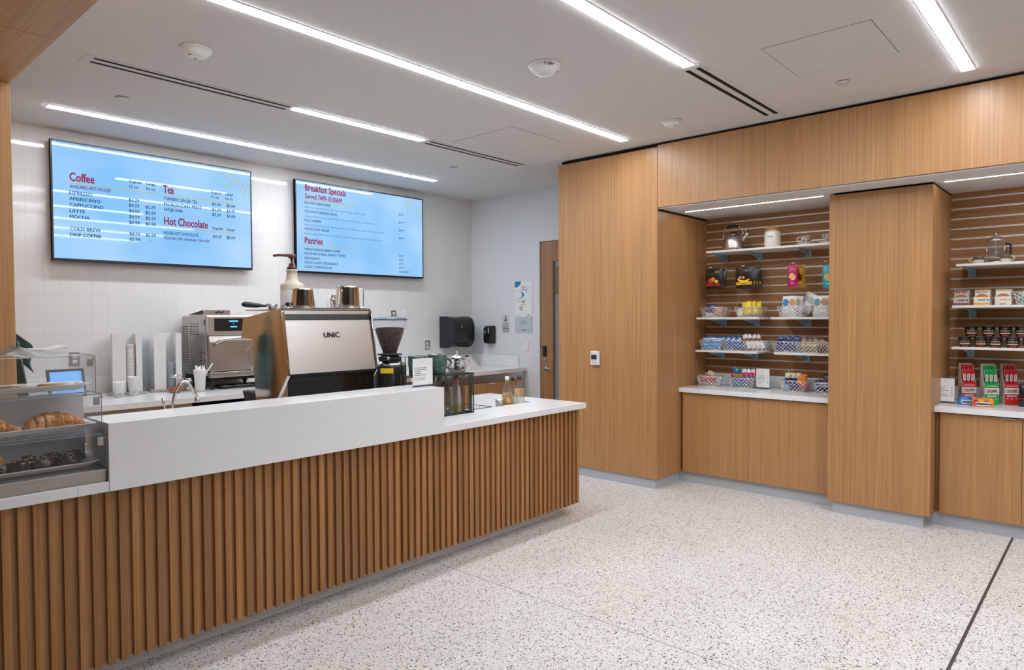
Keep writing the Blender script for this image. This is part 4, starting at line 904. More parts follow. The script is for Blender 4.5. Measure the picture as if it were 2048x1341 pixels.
# card holder
def card(label, loc, w, h, rz, seed, ncol):
    t = thing('price_card_holder', label, 'card holder', loc, rz, 'price cards in clear holders'); b = .013
    obj('holder', G().box(-w / 2 - .004, w / 2 + .004, -.03, .04, .0005, .003).box(-w / 2 - .002, w / 2 + .002, .003, .0045, .003, h + .004), M_ACRYL, t)
    obj('foot_bar', G().box(-w / 2, w / 2, -.004, .0026, .0035, b), P('holder_foot', (70, 68, 70), .3), t)
    obj('sheet', G().box(-w / 2, w / 2, 0, .0015, b, h), M_PAPER, t)
    rr = random.Random(seed); g = G(); z = h - .042
    for k in range(7):
        z -= .011 + (.006 if k in (0, 5) else 0)
        if z < b + .01: break
        L = rr.uniform(.3, .62) * w; g.box(-w / 2 + .012, -w / 2 + .012 + L, -.0004, -.0001, z, z + .003)
        if ncol: g.box(w / 2 - .022, w / 2 - .012, -.0004, -.0001, z, z + .003)
    obj('print', g, M_INK, t)
    g = G(); vs = []; n = 26; zc = h - .022; rg = .0135
    for k in range(n):
        a, a2 = 2 * PI * k / n, 2 * PI * (k + .62) / n
        g.raw([(r_ * math.cos(q) + 0, -.0003, zc + r_ * math.sin(q)) for q in (a, a2) for r_ in (rg, rg - .0012)], [(0, 1, 3, 2)])
    g.text('A', (0, -.0003, zc - .004), .008, bold=0, align='c', th=.0001, shear=.2); obj('emblem', g, P('emblem_pink', (196, 150, 140), .7), t)
    return t
card('white price card standing on the ledge in front of the green mugs', (2.718, 3.17, 1.1055), .15, .175, -.06, 2, False)
# ---------------------------------------------------------------- on the back worktop
M_LUMI = P('cup_organiser_white', (228, 228, 226), .3)
M_CUPP = P('paper_cup', (240, 238, 234), .55)
def paper_cup_geo(r_, h, rb):
    return G().smooth().lathe([(.0001, .004), (rb * .96, .004), (rb, 0), (r_ * .985, h - .004), (r_ * 1.03, h - .003), (r_ * 1.03, h), (r_ * .96, h), (rb * .93, .008), (.0001, .008)], n=32)
ORG_TURN = -.26
def org_at(x0, x1, x, y):
    c = Vector(((x0 + x1) / 2, 6.1)); d_ = Vector((x, y)) - c; d_.rotate(Matrix.Rotation(ORG_TURN, 2)); return c + d_
def organiser(label, x0, x1, s0, s1, side):
    """white cup organiser: slot s0..s1 open to the front"""
    t = thing('cup_organiser', label, 'cup organiser', ((x0 + x1) / 2, 6.1, BZ), 0, 'white cup organisers on the back worktop'); y0, y1 = 6.0, 6.24; zb, zt = .936, 1.405
    g = G(); g.box(x0, s0, y0, y0 + .006, zb, zt); g.box(s1, x1, y0, y0 + .006, zb, zt); g.box(x0, x0 + .006, y0 + .006, y1, zb, zt) if side else None
    g.box(s0 - .006, s0, y0 + .006, y1, zb, zt); g.box(s1, s1 + .006, y0 + .006, y1, zb, zt); g.box(x1 - .006, x1, y0 + .006, y1, zb, zt); g.box(x0, x1, y1, y1 + .006, zb, zt)
    obj('shell', g, M_LUMI, t, world=True)
    obj('steel_base', G().box(x0 - .035, x1 + .03, y0 - .05, y1 + .012, BZ + .0006, .935, .003), M_CASEBASE, t, world=True)
    t.rotation_euler.z = ORG_TURN; return t
organiser('white cup organiser at left, holding a column of paper cups', 1.94, 2.15, 2.034, 2.106, True)
organiser('white cup organiser beside the countertop oven, with clear lids in its slot', 2.255, 2.465, 2.345, 2.42, False)
for k in range(17):
    o = obj('paper_cup', paper_cup_geo(.0335, .088, .024) if k == 0 else first.data, M_CUPP if k == 0 else [], None, (*org_at(1.94, 2.15, 2.07, 6.045), .9365 + .0185 * k)); first = o if k == 0 else first
    tag(o, 'white paper cup in the stacked column of the left cup organiser' if k else 'bottom white paper cup of the column in the left cup organiser', 'cup', 'paper cups stacked in the organiser')
    if k == 16: o['label'] = 'topmost white paper cup of the column in the left cup organiser'
M_CLEARCUP = clear('clear_cup', (205, 212, 216), .2)
gm = None
for k in range(16):
    o = obj('clear_cup', G().smooth().lathe([(.0001, .003), (.024, .002), (.034, .1), (.0365, .101), (.0365, .104), (.032, .104)], n=24) if gm is None else gm, M_CLEARCUP if gm is None else [], None, (2.21, 6.17, .9155 + .0235 * k)); gm = o.data
    tag(o, 'clear plastic cup in the tall stack between the two white organisers', 'cup', 'clear cups stacked between the organisers')
gm = None
for k in range(12):
    o = obj('cup_cover', G().smooth().lathe([(.0345, 0), (.0345, .006), (.028, .012), (.026, .018), (.0001, .018)], n=24) if gm is None else gm, clear('clear_lid', (190, 202, 210), .4, .08) if gm is None else [], None, (*org_at(2.255, 2.465, 2.3825, 6.05), .937 + .019 * k)); gm = o.data
    tag(o, 'clear cup lid stacked in the slot of the organiser beside the oven', 'cup lid', 'clear lids in the organiser')
def loose_cup(label, x, y, r_, h, rb):
    t = thing('paper_cup', label, 'cup', (x, y, BZ + .0004)); obj('cup', paper_cup_geo(r_, h, rb), M_CUPP, t)
    g = arc(G(), 4.2, 4.75, rb + (r_ - rb) * .25 + .0008, h * .2, h * .2 + .004); arc(g, 4.95, 5.2, rb + (r_ - rb) * .25 + .0008, h * .2, h * .2 + .004); obj('print', g, M_INK, t)
loose_cup('short white paper cup standing in front of the left cup organiser', 1.9, 5.84, .045, .12, .032)
loose_cup('taller white paper cup standing in front of the column of cups', 2.015, 5.86, .044, .152, .033)
t = thing('syrup_pourer', 'glass syrup pourer half full of amber syrup in front of the organisers', 'syrup pourer', (2.318, 5.83, BZ + .0004))
obj('jar', G().smooth().lathe([(.0001, 0), (.04, 0), (.0475, .012), (.048, .04), (.038, .07), (.026, .1), (.024, .13)], n=32), M_GLASST, t)
M_SYRUP = P('amber_syrup', (172, 60, 20), .15); M_SYRUP.node_tree.nodes['Principled BSDF'].inputs['Transmission Weight'].default_value = .25
obj('syrup', G().smooth().lathe([(.0001, .003), (.038, .003), (.0455, .013), (.046, .04), (.0445, .05), (.0001, .05)], n=32), M_SYRUP, t)
obj('lid', G().smooth().lathe([(.027, .126), (.027, .146), (.02, .152), (.0001, .153)], n=24).tube([(.02, 0, .148), (.04, 0, .15), (.055, 0, .13), (.056, 0, .09), (.046, 0, .05)], .0035, 8), M_CHROME, t)
def shaker(label, x, y, rgb):
    t = thing('spice_shaker', label, 'shaker', (x, y, BZ + .0004), 0, 'shakers beside the syrup pourer')
    obj('jar', G().smooth().lathe([(.0001, 0), (.028, 0), (.03, .006), (.03, .07), (.024, .08)], n=24), M_GLASST, t)
    obj('spice', G().smooth().lathe([(.0001, .002), (.027, .002), (.0275, .035), (.0001, .037)], n=24), P('spice_%d' % rgb[0], rgb, .8), t)
    obj('lid', G().smooth().lathe([(.0255, .08), (.0255, .102), (.022, .108), (.0001, .11)], n=24), M_CHROME, t)
shaker('steel-topped shaker of brown spice just right of the syrup pourer', 2.405, 5.92, (150, 116, 70))
shaker('steel-topped shaker of white powder beside the cup of straws', 2.462, 5.9, (214, 210, 200))
t = thing('straw_cup', 'tall white cup packed with white straws beside the oven', 'straw cup', (2.485, 5.74, BZ + .0004))
obj('cup', paper_cup_geo(.05, .185, .036), M_CUPP, t)
rr = random.Random(2)
for k in range(16):
    a = rr.uniform(0, 6.28); q = .036 * math.sqrt(rr.random()); x, y = q * math.cos(a), q * math.sin(a)
    obj('straw', G().smooth().tube([(x * .5, y * .5, .012), (x, y, .212 + rr.uniform(-.012, .012))], .0038, 7), M_WHITE, t)
obj('straw', G().smooth().tube([(-.01, 0, .03), (.045, -.02, .16), (.098, -.02, .232)], .005, 7), M_WHITE, t)

# ---------------------------------------------------------------- oven
OX0, OX1, OY, OYB = 2.575, 3.2, 5.79, 6.3
t = thing('countertop_oven', 'stainless countertop oven with a blue display, behind the espresso machine', 'oven', ((OX0 + OX1) / 2, 6.05, BZ))
M_OVEN = mat_brushed('oven_steel', (196, 190, 184), .28, (.3, 6, 6))
obj('body', G().box(OX0, OX1, OY + .03, OYB, 1.035, 1.555, .012), M_OVEN, t, world=True)
obj('front_frame', G().prism([(OY + .03, 1.385), (OY - .0, 1.385), (OY + .0, 1.545), (OY + .012, 1.557), (OY + .03, 1.557)], 'x', OX0 + .005, OX1 - .005, .003), M_ALU, t, world=True)
cp = obj('control_panel', G().box(OX0 + .06, OX1 - .06, OY - .003, OY + .004, 1.42, 1.53, .003), M_BLACK, t, world=True)
g = G(); g.box(OX0 + .19, OX0 + .27, OY - .0042, OY - .003, 1.5, 1.51); g.box(OX0 + .2, OX0 + .26, OY - .0042, OY - .003, 1.452, 1.46); g.box(OX0 + .225, OX0 + .232, OY - .0042, OY - .003, 1.48, 1.486)
obj('display', g, emis('oven_display', (.05, .5, 1), 2, .4, .02), cp, world=True)
dr = obj('door', G().prism([(OY + .03, 1.075), (OY - .012, 1.075), (OY - .018, 1.2), (OY - .012, 1.33), (OY + .0, 1.378), (OY + .03, 1.378)], 'x', OX0 + .012, OX1 - .012, .004), M_OVEN, t, world=True)
obj('handle', G().smooth().tube([(OX0 + .05, OY - .012, 1.30), (OX0 + .075, OY - .05, 1.335), (OX0 + .14, OY - .066, 1.355), (OX0 + .31, OY - .07, 1.365), (OX1 - .14, OY - .066, 1.355), (OX1 - .075, OY - .05, 1.335), (OX1 - .05, OY - .012, 1.30)], [.01, .013, .015, .015, .015, .013, .01], 12), M_ALU, dr, world=True)
obj('lower_lip', G().box(OX0 + .012, OX1 - .012, OY - .01, OY + .03, 1.02, 1.066, .004), M_OVEN, t, world=True)
obj('lip_gap', G().box(OX0 + .012, OX1 - .012, OY - .004, OY + .03, 1.066, 1.076), M_GAP, t, world=True)
g = G()
for r_ in range(16):
    z = 1.14 + r_ * .021
    for c in range(2): g.box(OX0 - .0008, OX0 + .001, 6.24 - c * .06, 6.28 - c * .06, z, z + .006)
for r_ in range(5):
    for c in range(3): g.box(OX0 - .0008, OX0 + .001, 5.97 + c * .06, 6.01 + c * .06, 1.39 + r_ * .022, 1.396 + r_ * .022)
for r_ in range(7): g.box(OX0 - .0008, OX0 + .001, 5.9, 5.95, 1.12 + r_ * .022, 1.126 + r_ * .022)
obj('side_vent', g, M_GAP, t, world=True)
g = G()
for z in (1.16, 1.22, 1.47): g.box(OX0 - .001, OX0 + .001, 5.835, 5.855, z, z + .018 + (.03 if z > 1.4 else 0))
obj('catch', g, M_BLACKM, t, world=True)
obj('back_base', G().box(OX0 + .02, OX1 - .02, 5.9, OYB - .02, .985, 1.036), M_BLACKM, t, world=True)
for x in (OX0 + .05, OX1 - .09):
    for y in (OY + .04, OYB - .09): obj('foot', G().smooth().lathe([(.013, .0006), (.013, .022), (.021, .024), (.027, .121)], (x, y, BZ), 16), M_BLACKM, t, world=True)
t = thing('steel_hood', 'folded steel tray lying on top of the countertop oven', 'steel tray', (2.67, 5.93, 1.557))
obj('hood', G().box(2.575, 2.81, 5.86, 5.864, 1.5575, 1.602).box(2.575, 2.81, 5.864, 6.14, 1.5575, 1.561), M_STEEL, t, world=True)
obj('side_flap', G().prism([(5.864, 1.562), (6.14, 1.562), (6.14, 1.566), (5.864, 1.602)], 'x', 2.575, 2.579), M_BLACKM, t, world=True)
obj('latch', G().smooth().tube([(2.68, 5.856, 1.578), (2.7, 5.848, 1.588), (2.73, 5.85, 1.58), (2.75, 5.856, 1.59)], .006, 8), M_BLACKM, t, world=True)
t = thing('sheet_pan', 'black sheet pan under the countertop oven', 'pan', (2.95, 5.92, BZ + .0004))
obj('pan', G().box(-.25, .2, -.12, .1, .0, .004).box(-.25, -.246, -.12, .1, .004, .02).box(.196, .2, -.12, .1, .004, .02).box(-.246, .196, -.12, -.116, .004, .02).box(-.246, .196, .096, .1, .004, .02), M_BLACKM, t)
obj('liner', G().sheet(lambda u, v: (-.2 + .3 * u, -.09 + .14 * v, .006 + .006 * math.sin(u * 9) * math.sin(v * 7) + .004), 12, 8, .0008), M_PAPER, t)
t = thing('splash_panel', 'steep white panel standing on the back worktop behind the glass teapot', 'panel', (5.45, 5.6, BZ))
obj('panel', G().prism([(5.25, .9156), (5.25, 1.068), (5.515, 1.074), (5.685, .9156)], 'y', 5.58, 5.6, .003), M_WHITE, t, world=True)
obj('stay', G().prism([(5.3, .9156), (5.3, 1.02), (5.32, 1.02), (5.32, .9156)], 'y', 5.6, 5.7), M_WHITE, t, world=True)
t = thing('sink_faucet', 'dark faucet top showing behind the white panel on the back worktop', 'faucet', (5.78, 5.95, BZ))
obj('spout', G().smooth().lathe([(.022, .0005), (.022, .03), (.013, .035)], n=16).tube([(0, 0, .03), (0, 0, .12), (-.02, -.03, .145), (-.05, -.1, .14), (-.05, -.11, .125)], .01, 10), M_BLACKM, t)

# ---------------------------------------------------------------- wire drink stand and what stands on it
RX0, RX1, RY0, RY1, RZ0, RZ1 = 2.84, 3.33, 3.348, 3.53, .8685, 1.146
M_WIRE = P('black_wire', (18, 18, 20), .4)
t = thing('wire_stand', 'black wire drink stand with a perforated top at the end of the ledge', 'wire stand', ((RX0 + RX1) / 2, (RY0 + RY1) / 2, RZ0))
g = G().smooth()
for z in (RZ0 + .004, RZ1 - .004):
    g.tube([(RX0, RY0, z), (RX1, RY0, z), (RX1, RY1, z), (RX0, RY1, z), (RX0, RY0, z)], .0038, 8)
for x in (RX0, RX1):
    for y in (RY0, RY1): g.tube([(x, y, RZ0), (x, y, RZ1)], .0038, 8)
g.tube([(RX0, RY1, RZ1), (RX0, RY1, RZ1 + .12), (RX0 + .07, RY1, RZ1 + .12), (RX0 + .07, RY1, RZ1)], .0035, 8); g.tube([(RX0 + .035, RY1, RZ1), (RX0 + .035, RY1, RZ1 + .12)], .003, 8)
obj('wire_frame', g, M_WIRE, t, world=True)
g = G().smooth()
for y, tilt in ((RY0, 0), (RY1, .018)):
    for c in range(7):
        for k in range(5):
            x = RX0 + .03 + c * .068 + k * .008; g.tube([(x, y, RZ0 + .004), (x + tilt, y, RZ1 - .004)], .002, 5)
for y in [RY0 + .012 + k * .011 for k in range(4)] + [RY1 - .05 + k * .011 for k in range(4)]: g.tube([(RX1, y, RZ0 + .004), (RX1, y, RZ1 - .004)], .0018, 5)
for c in range(7):
    for k in range(5):
        x = RX0 + .03 + c * .068 + k * .008; g.tube([(x, RY0, RZ0 + .004), (x + .03, RY1, RZ0 + .004)], .0012, 5)
g.tube([(RX0, RY1, 1.045), (RX1, RY1, 1.06)], .0025, 6)
obj('wire_grid', g, M_WIRE, t, world=True)
g = G(); g.box(RX0, RX1, RY0 + .02, RY1, RZ1 - .002, RZ1); n = 60
for k in range(n):
    x = RX0 + (RX1 - RX0) * k / n
    if k % 7 < 5: g.raw([(x, RY0, RZ1 - .002), (x + .0055, RY0, RZ1 - .002), (x + .0115, RY0 + .02, RZ1 - .001), (x + .006, RY0 + .02, RZ1 - .001)], [(0, 1, 2, 3)])
    g.raw([(x, RY0 - .0005, RZ1 - .026), (x + .0055, RY0 - .0005, RZ1 - .026), (x + .0075, RY0 - .0005, RZ1 - .004), (x + .002, RY0 - .0005, RZ1 - .004)], [(0, 1, 2, 3)])
obj('top_grate', g, M_WIRE, t, world=True)
def glaze():
    m, nt, b = nodes('green_glaze'); f = noise(nt, mapped(nt, (1, 1, 1)), 18, 4, .6)
    nt.links.new(ramp(nt, f, [(.3, lin(40, 72, 66)), (.55, lin(70, 100, 92)), (.75, lin(112, 122, 92))]), b.inputs['Base Color']); b.inputs['Roughness'].default_value = .2; return m
M_GLAZE = glaze()
def mug(label, x, y, rz, r_=.066, h=.134):
    t = thing('green_mug', label, 'mug', (x, y, RZ1 + .0004), rz, 'green mugs on the wire stand')
    obj('cup', G().smooth().lathe([(.0001, 0), (r_ * .74, 0), (r_ * .82, .01), (r_ * .98, .07), (r_, h - .004), (r_ * .985, h), (r_ * .93, h), (r_ * .9, .07), (r_ * .72, .012), (.0001, .01)], n=40), M_GLAZE, t)
    obj('handle', G().smooth().tube([(r_ * .97, 0, h * .84)] + [(r_ * .97 + .05 * math.sin(PI * k / 10), 0, h * .84 - h * .56 * k / 10) for k in range(1, 10)] + [(r_ * .93, 0, h * .26)], .0075, 10), M_GLAZE, t)
mug('dark green glazed mug standing next to the glass teapot', 3.065, 3.425, -.1)
mug('dark green glazed mug half hidden behind the white price card', 2.915, 3.45, -.05, .064, .13)
t = thing('glass_teapot', 'clear glass teapot at the right end of the wire stand', 'teapot', (3.255, 3.435, RZ1 + .0004), -.1)
pp = [(.0001, 0), (.046, 0), (.06, .012), (.068, .034), (.064, .062), (.05, .088), (.044, .1)]
obj('bowl', G().smooth().lathe(pp + [(r_ - .0022 if r_ > .01 else r_, z + .0022) for r_, z in pp[::-1]], n=40, close=False), glass('teapot_glass', (248, 252, 252)), t)
obj('lid', G().smooth().lathe([(.046, .1), (.046, .104), (.03, .116), (.008, .122), (.006, .128), (.011, .134), (.01, .143), (.0001, .147)], n=28), M_CHROME, t)
obj('infuser', G().smooth().lathe([(.022, .1), (.022, .02), (.0001, .018)], n=24), M_MIRROR, t)
obj('handle', G().smooth().tube([(.05, 0, .09)] + [(.06 + .055 * math.sin(PI * k / 10), 0, .098 - .075 * k / 10) for k in range(1, 10)] + [(.062, 0, .02)], .006, 10), glass('teapot_glass_handle', (248, 252, 252)), t)
obj('spout', G().smooth().tube([(-.06, 0, .04), (-.085, 0, .06), (-.1, 0, .088)], [.014, .01, .008], 12), M_GLASST, t)
def bottle(label, x, y, z, r_, h, cap, liq=None, lab=None, neck=.013, group=None, shoulder=.62, cap_h=.03):
    t = thing('glass_bottle', label, 'bottle', (x, y, z), 0, group); s = shoulder * h
    prof = [(.0001, 0), (r_ * .92, 0), (r_, .008), (r_, s), (r_ * .9, s + .02), (neck * 1.25, s + (h - s) * .5), (neck, s + (h - s) * .62), (neck, h - cap_h)]
    obj('bottle', G().smooth().lathe(prof, n=28), M_GLASST, t)
    if liq: obj('liquid', G().smooth().lathe([(.0001, .004), (r_ * .93, .006), (r_ * .94, liq[0]), (.0001, liq[0])], n=28), P('liquid_%d_%d' % liq[1][:2], liq[1], .1, 0, Transmission_Weight=.65), t)
    obj('cap', G().smooth().lathe([(neck * 1.15, h - cap_h), (neck * 1.2, h), (.0001, h)], n=20), cap, t)
    if lab: obj('label', G().smooth().lathe([(r_ * 1.012, lab[0]), (r_ * 1.012, lab[1])], n=28, close=False), lab[2], t)
    return t
M_CAPW = P('cap_white', (236, 236, 234), .4); M_CAPB = P('cap_black', (18, 18, 18), .35); M_COP = P('cap_copper', (150, 84, 50), .35, .5)
bottle('slim clear bottle with black and white cap inside the wire stand', 3.125, 3.44, .8689, .027, .222, M_CAPB, (.06, (176, 160, 130)), None, .011)
bottle('copper-capped bottle at the dark left inside the wire stand', 2.99, 3.46, .8689, .03, .2, M_COP, (.11, (96, 64, 44)))
t = thing('spray_bottle', 'white bottle with orange and red top inside the wire stand', 'bottle', (3.262, 3.455, .8689))
obj('body', G().smooth().lathe([(.0001, 0), (.044, 0), (.046, .01), (.046, .1), (.034, .14), (.022, .19), (.018, .2)], n=28), clear('frosted_bottle', (214, 212, 208), .55, .3), t)
obj('top', G().smooth().lathe([(.019, .2), (.019, .205), (.023, .206), (.023, .235), (.012, .245), (.012, .258), (.0001, .26)], n=20), P('orange_top', (206, 92, 40), .4), t)
obj('base_band', G().smooth().lathe([(.0465, .012), (.0465, .055)], n=28, close=False), P('olive_band', (170, 160, 72), .5), t)
# sunken well: bottles, basket, jigger
WZ = .7555
AMB, AMB2 = (206, 150, 62), (222, 170, 84)
bottle('white-capped syrup bottle standing in the sunken counter well', 3.826, 3.485, WZ, .041, .322, M_CAPW, (.195, AMB), (.03, .11, M_PAPER), .0135, 'syrup bottles in the counter well')
bottle('black-capped syrup bottle nearest the counter end in the sunken well', 3.966, 3.485, WZ, .043, .318, M_CAPB, (.215, AMB2), (.03, .155, P('label_silver', (206, 204, 200), .5)), .0135, 'syrup bottles in the counter well')
bottle('small dark-capped bottle between the two taller syrup bottles', 4.0, 3.585, WZ, .03, .3, M_CAPB, (.15, AMB), None, .011, 'syrup bottles in the counter well')
t = thing('jigger', 'small steel cup in the well in front of the white-capped bottle', 'steel cup', (3.742, 3.49, WZ)); obj('cup', G().smooth().lathe([(.0001, .0004), (.026, .0004), (.03, .14), (.034, .155), (.031, .155), (.024, .1), (.0001, .1)], n=24), M_STEEL, t)
t = thing('wire_tray', 'low black wire basket in the sunken counter well', 'basket', (3.55, 3.72, WZ)); g = G().smooth(); a, b, h = .145, .2, .1
for z, k in ((.003, .94), (h, 1)): g.tube([(-a * k, -b * k, z), (a * k, -b * k, z), (a * k, b * k, z), (-a * k, b * k, z), (-a * k, -b * k, z)], .0028 if z > .05 else .002, 6)
obj('rim', g, M_WIRE, t); g = G().smooth()
for k in range(11):
    y = -b + .02 + k * .036; g.tube([(-a, y, h), (-a * .94, y * .94, .003), (a * .94, y * .94, .003), (a, y, h)], .0014, 5)
for k in range(8):
    x = -a + .02 + k * .036; g.tube([(x, -b, h), (x * .94, -b * .94, .003), (x * .94, b * .94, .003), (x, b, h)], .0014, 5)
obj('wire_grid', g, M_WIRE, t)
t = thing('drip_grate', 'black drip grate on the work surface behind the ledge, by the faucet', 'drip grate', (1.3, 3.85, .8684)); g = G()
g.box(-.25, .25, -.12, -.112, 0, .012); g.box(-.25, .25, .112, .12, 0, .012); g.box(-.25, -.242, -.112, .112, 0, .012); g.box(.242, .25, -.112, .112, 0, .012); obj('frame', g, M_BLACKM, t); g = G()
for k in range(24): g.box(-.238 + k * .02, -.232 + k * .02, -.112, .112, .006, .011)
obj('grate', g, M_STEEL, t)
# ---------------------------------------------------------------- goods in the bays
def lattice(g, corners_b, corners_t, n_w, amp, waves, r_):
    for i in range(4):
        b0, b1, t0, t1 = Vector(corners_b[i]), Vector(corners_b[(i + 1) % 4]), Vector(corners_t[i]), Vector(corners_t[(i + 1) % 4])
        for k in range(n_w):
            f0 = (k + .5) / n_w; pts = []; m_ = waves * 4
            for q in range(m_ + 1):
                u = q / m_; f = f0 + amp * math.cos(u * waves * 2 * PI + (PI if k % 2 else 0)); f = min(max(f, .02), .98)
                pts.append(tuple((b0.lerp(b1, u)).lerp(t0.lerp(t1, u), f)))
            g.tube(pts, r_, 6, False)
def make_basket(label, loc, rz, w=.22, d=.2, h=.092, tap=.82):
    t = thing('wire_basket', label, 'basket', loc, rz, 'chrome wire snack baskets')
    tp = [(-w / 2, -d / 2, h), (w / 2, -d / 2, h), (w / 2, d / 2, h), (-w / 2, d / 2, h)]; bt = [(x * tap, y * tap, .003) for x, y, z in tp]
    obj('rim', G().smooth().tube(tp + [tp[0]], .0032, 8), M_CWIRE, t)
    g = G().smooth(); g.tube(bt + [bt[0]], .0022, 6)
    for k in range(5): y = (-.5 + (k + .5) / 5) * d * tap; g.tube([(-w / 2 * tap, y, .003), (w / 2 * tap, y, .003)], .0016, 5)
    obj('base_wires', g, M_CWIRE, t)
    g = G().smooth(); lattice(g, bt, tp, 6, .085, 6, .0021); obj('wire_lattice', g, M_CWIRE, t)
    return t
_pk = {}
def packet(name, label, cat, loc, rot, size, mats, bands, group=None, parts=(), scale=None):
    """sealed foil packet standing in its local x (width) / z (height) plane, facing -y; bands = [(v_from, material slot)]"""
    w, h, th = size; loc = (loc[0], loc[1], loc[2] + (w / 2 * abs(math.sin(rot[1])) if abs(rot[1]) < 1 else 0) + th / 2 * abs(math.sin(rot[0])) * .5); key = (size, tuple(m.name for m in mats), tuple(bands))
    if key not in _pk:
        g = G().smooth()
        def cross(u, v, s): 
            b = (max(0, 1 - (2 * abs(u - .5)) ** 3.2)) ** .6 * (max(0, 1 - (2 * abs(v - .5) / .93) ** 4)) ** .6 if abs(v - .5) < .465 else 0
            cr = .0008 * math.sin(u * 55) if b == 0 else 0
            pin = 1 - .05 * b
            return ((u - .5) * w * pin, s * (th / 2 * b + .0004) + cr + .04 * th * math.sin(9 * u + 7 * v), v * h)
        for s in (-1, 1):
            vs = [cross(i / 12, j / 20, s) for i in range(13) for j in range(21)]
            g.raw(vs, [(i * 21 + j, (i + 1) * 21 + j, (i + 1) * 21 + j + 1, i * 21 + j + 1) for i in range(12) for j in range(20)])
        g.bm.faces.ensure_lookup_table()
        for f in g.bm.faces:
            v = f.calc_center_median().z / h; f.material_index = [m for a, m in bands if v >= a][-1]
        _pk[key] = g.mesh(name)
    if not parts:
        o = obj(name, _pk[key], [], None, loc)
        if not o.data.materials:
            for m in mats: o.data.materials.append(m)
        o.rotation_euler = rot; return tag(o, label, cat, group)
    t = thing(name, label, cat, loc, 0, group); t.rotation_euler = rot
    o = obj('wrapper', _pk[key], [], t)
    if not o.data.materials:
        for m in mats: o.data.materials.append(m)
    for nm, g, m in parts: obj(nm, g, m, t)
    return t
def foil(name, rgb, rough=.3): return P(name, rgb, rough, 0, Coat_Weight=.4, Coat_Roughness=.15)
F_NAVY, F_SKY, F_BLUE, F_YEL, F_WHT, F_BRN, F_PINK, F_MUST, F_TEAL, F_PURP, F_ORNG, F_RED, F_BLK, F_CREAM, F_TAN, F_GREY = [foil('foil_' + n, c) for n, c in (('navy', (26, 46, 104)), ('sky', (86, 182, 226)), ('blue', (24, 112, 190)), ('yellow', (246, 214, 30)), ('white', (232, 232, 232)), ('brown', (96, 56, 36)), ('pink', (196, 36, 104)), ('mustard', (196, 150, 20)), ('teal', (24, 134, 146)), ('purple', (126, 42, 150)), ('orange', (240, 128, 20)), ('red', (178, 34, 36)), ('black', (22, 22, 24)), ('cream', (222, 200, 160)), ('tan', (176, 150, 112)), ('grey', (120, 118, 116)))]
FR = -PI / 2           # turn that makes a packet face the room
def spread_(kind, cat, base, n, dy, size, mats, bands, lean, labels, group, turn=0, jit=.004, dx=0, seed=1):
    rr = random.Random(seed)
    for k in range(n):
        packet(kind, labels[k], cat, (base[0] + dx * k + rr.uniform(-jit, jit), base[1] + dy * k, base[2]), (lean + rr.uniform(-.03, .03), turn + rr.uniform(-.05, .05), FR + rr.uniform(-.08, .08)), size, mats, bands, group)
BK = {}
def bask(key, label, x, y, z, rz=FR, sc=1):
    if not BK: o = make_basket(label, (x, y, z), rz); BK['first'] = o
    else: o = dup(BK['first'], label, (x, y, z), rz)
    if sc != 1: o.scale = (sc, sc, 1)
    return o
S2, S3, CT = 1.5184, 1.2134, .8754
# ---- middle shelves
bask('A', 'wire basket with navy and brown bars, at the left end of the middle shelf', 6.02, 2.835, S2)
spread_('snack_bar', 'snack bar', (5.975, 2.88, S2 + .006), 2, -.012, (.075, .115, .018), [F_NAVY, F_WHT], [(0, 1), (.3, 0)], -.18, ['navy topped snack bar at the front of the leftmost middle shelf basket', 'navy topped snack bar just behind the front one in the leftmost middle shelf basket'], 'navy bars', dx=.022)
spread_('snack_bar', 'snack bar', (5.975, 2.795, S2 + .006), 3, -.012, (.07, .1, .018), [F_BRN, foil('foil_salmon', (214, 150, 130))], [(0, 1), (.75, 0)], -.15, ['pink and brown snack bar, front one beside the navy bars', 'pink and brown snack bar in the middle behind the front one', 'pink and brown snack bar at the back beside the navy bars'], 'pink and brown bars', dx=.024)
bask('B', 'wire basket with yellow packets on the middle shelf', 6.02, 2.5, S2)
spread_('snack_bar', 'snack bar', (5.975, 2.575, S2 + .006), 2, -.01, (.06, .108, .02), [F_BLK, F_WHT], [(0, 1), (.65, 0)], -.15, ['dark topped bar at the left of the yellow packets', 'dark topped bar behind the one left of the yellow packets'], 'dark bars', dx=.03)
spread_('candy_packet', 'candy packet', (5.955, 2.505, S2 + .012), 3, -.03, (.085, .125, .03), [F_YEL, foil('foil_gold', (226, 178, 40))], [(0, 0), (.3, 1), (.55, 0)], -.35, ['bright yellow candy packet at the left of the three in the basket', 'bright yellow candy packet in the middle of the three', 'bright yellow candy packet at the right of the three in the basket'], 'yellow candy packets', turn=-.28, dx=.04)
bask('C', 'wire basket of white snack bags on the right middle shelf', 6.03, 2.115, S2, sc=1.06)
def patch(rgb, x0, x1, z0, z1, y=-.022, n=18):
    g = G(); cx, cz, a, b = (x0 + x1) / 2, (z0 + z1) / 2, (x1 - x0) / 2, (z1 - z0) / 2
    return g.raw([(cx, y, cz)] + [(cx + a * math.cos(2 * PI * k / n) * (1 + .12 * math.sin(k * 2.1)), y, cz + b * math.sin(2 * PI * k / n)) for k in range(n)], [(0, k + 1, (k + 1) % n + 1) for k in range(n)])
def white_bag(label, loc, rot, cols):
    ps = [('blue_patch', patch(0, -.05, .002, .085, .15, -.0215), foil('patch_%d' % cols[0][0], cols[0])), ('orange_patch', patch(0, .004, .05, .09, .15, -.0216), foil('patch_%d' % cols[1][0], cols[1]))]
    packet('snack_bag', label, 'snack bag', loc, rot, (.12, .175, .04), [F_WHT], [(0, 0)], 'white snack bags', ps)
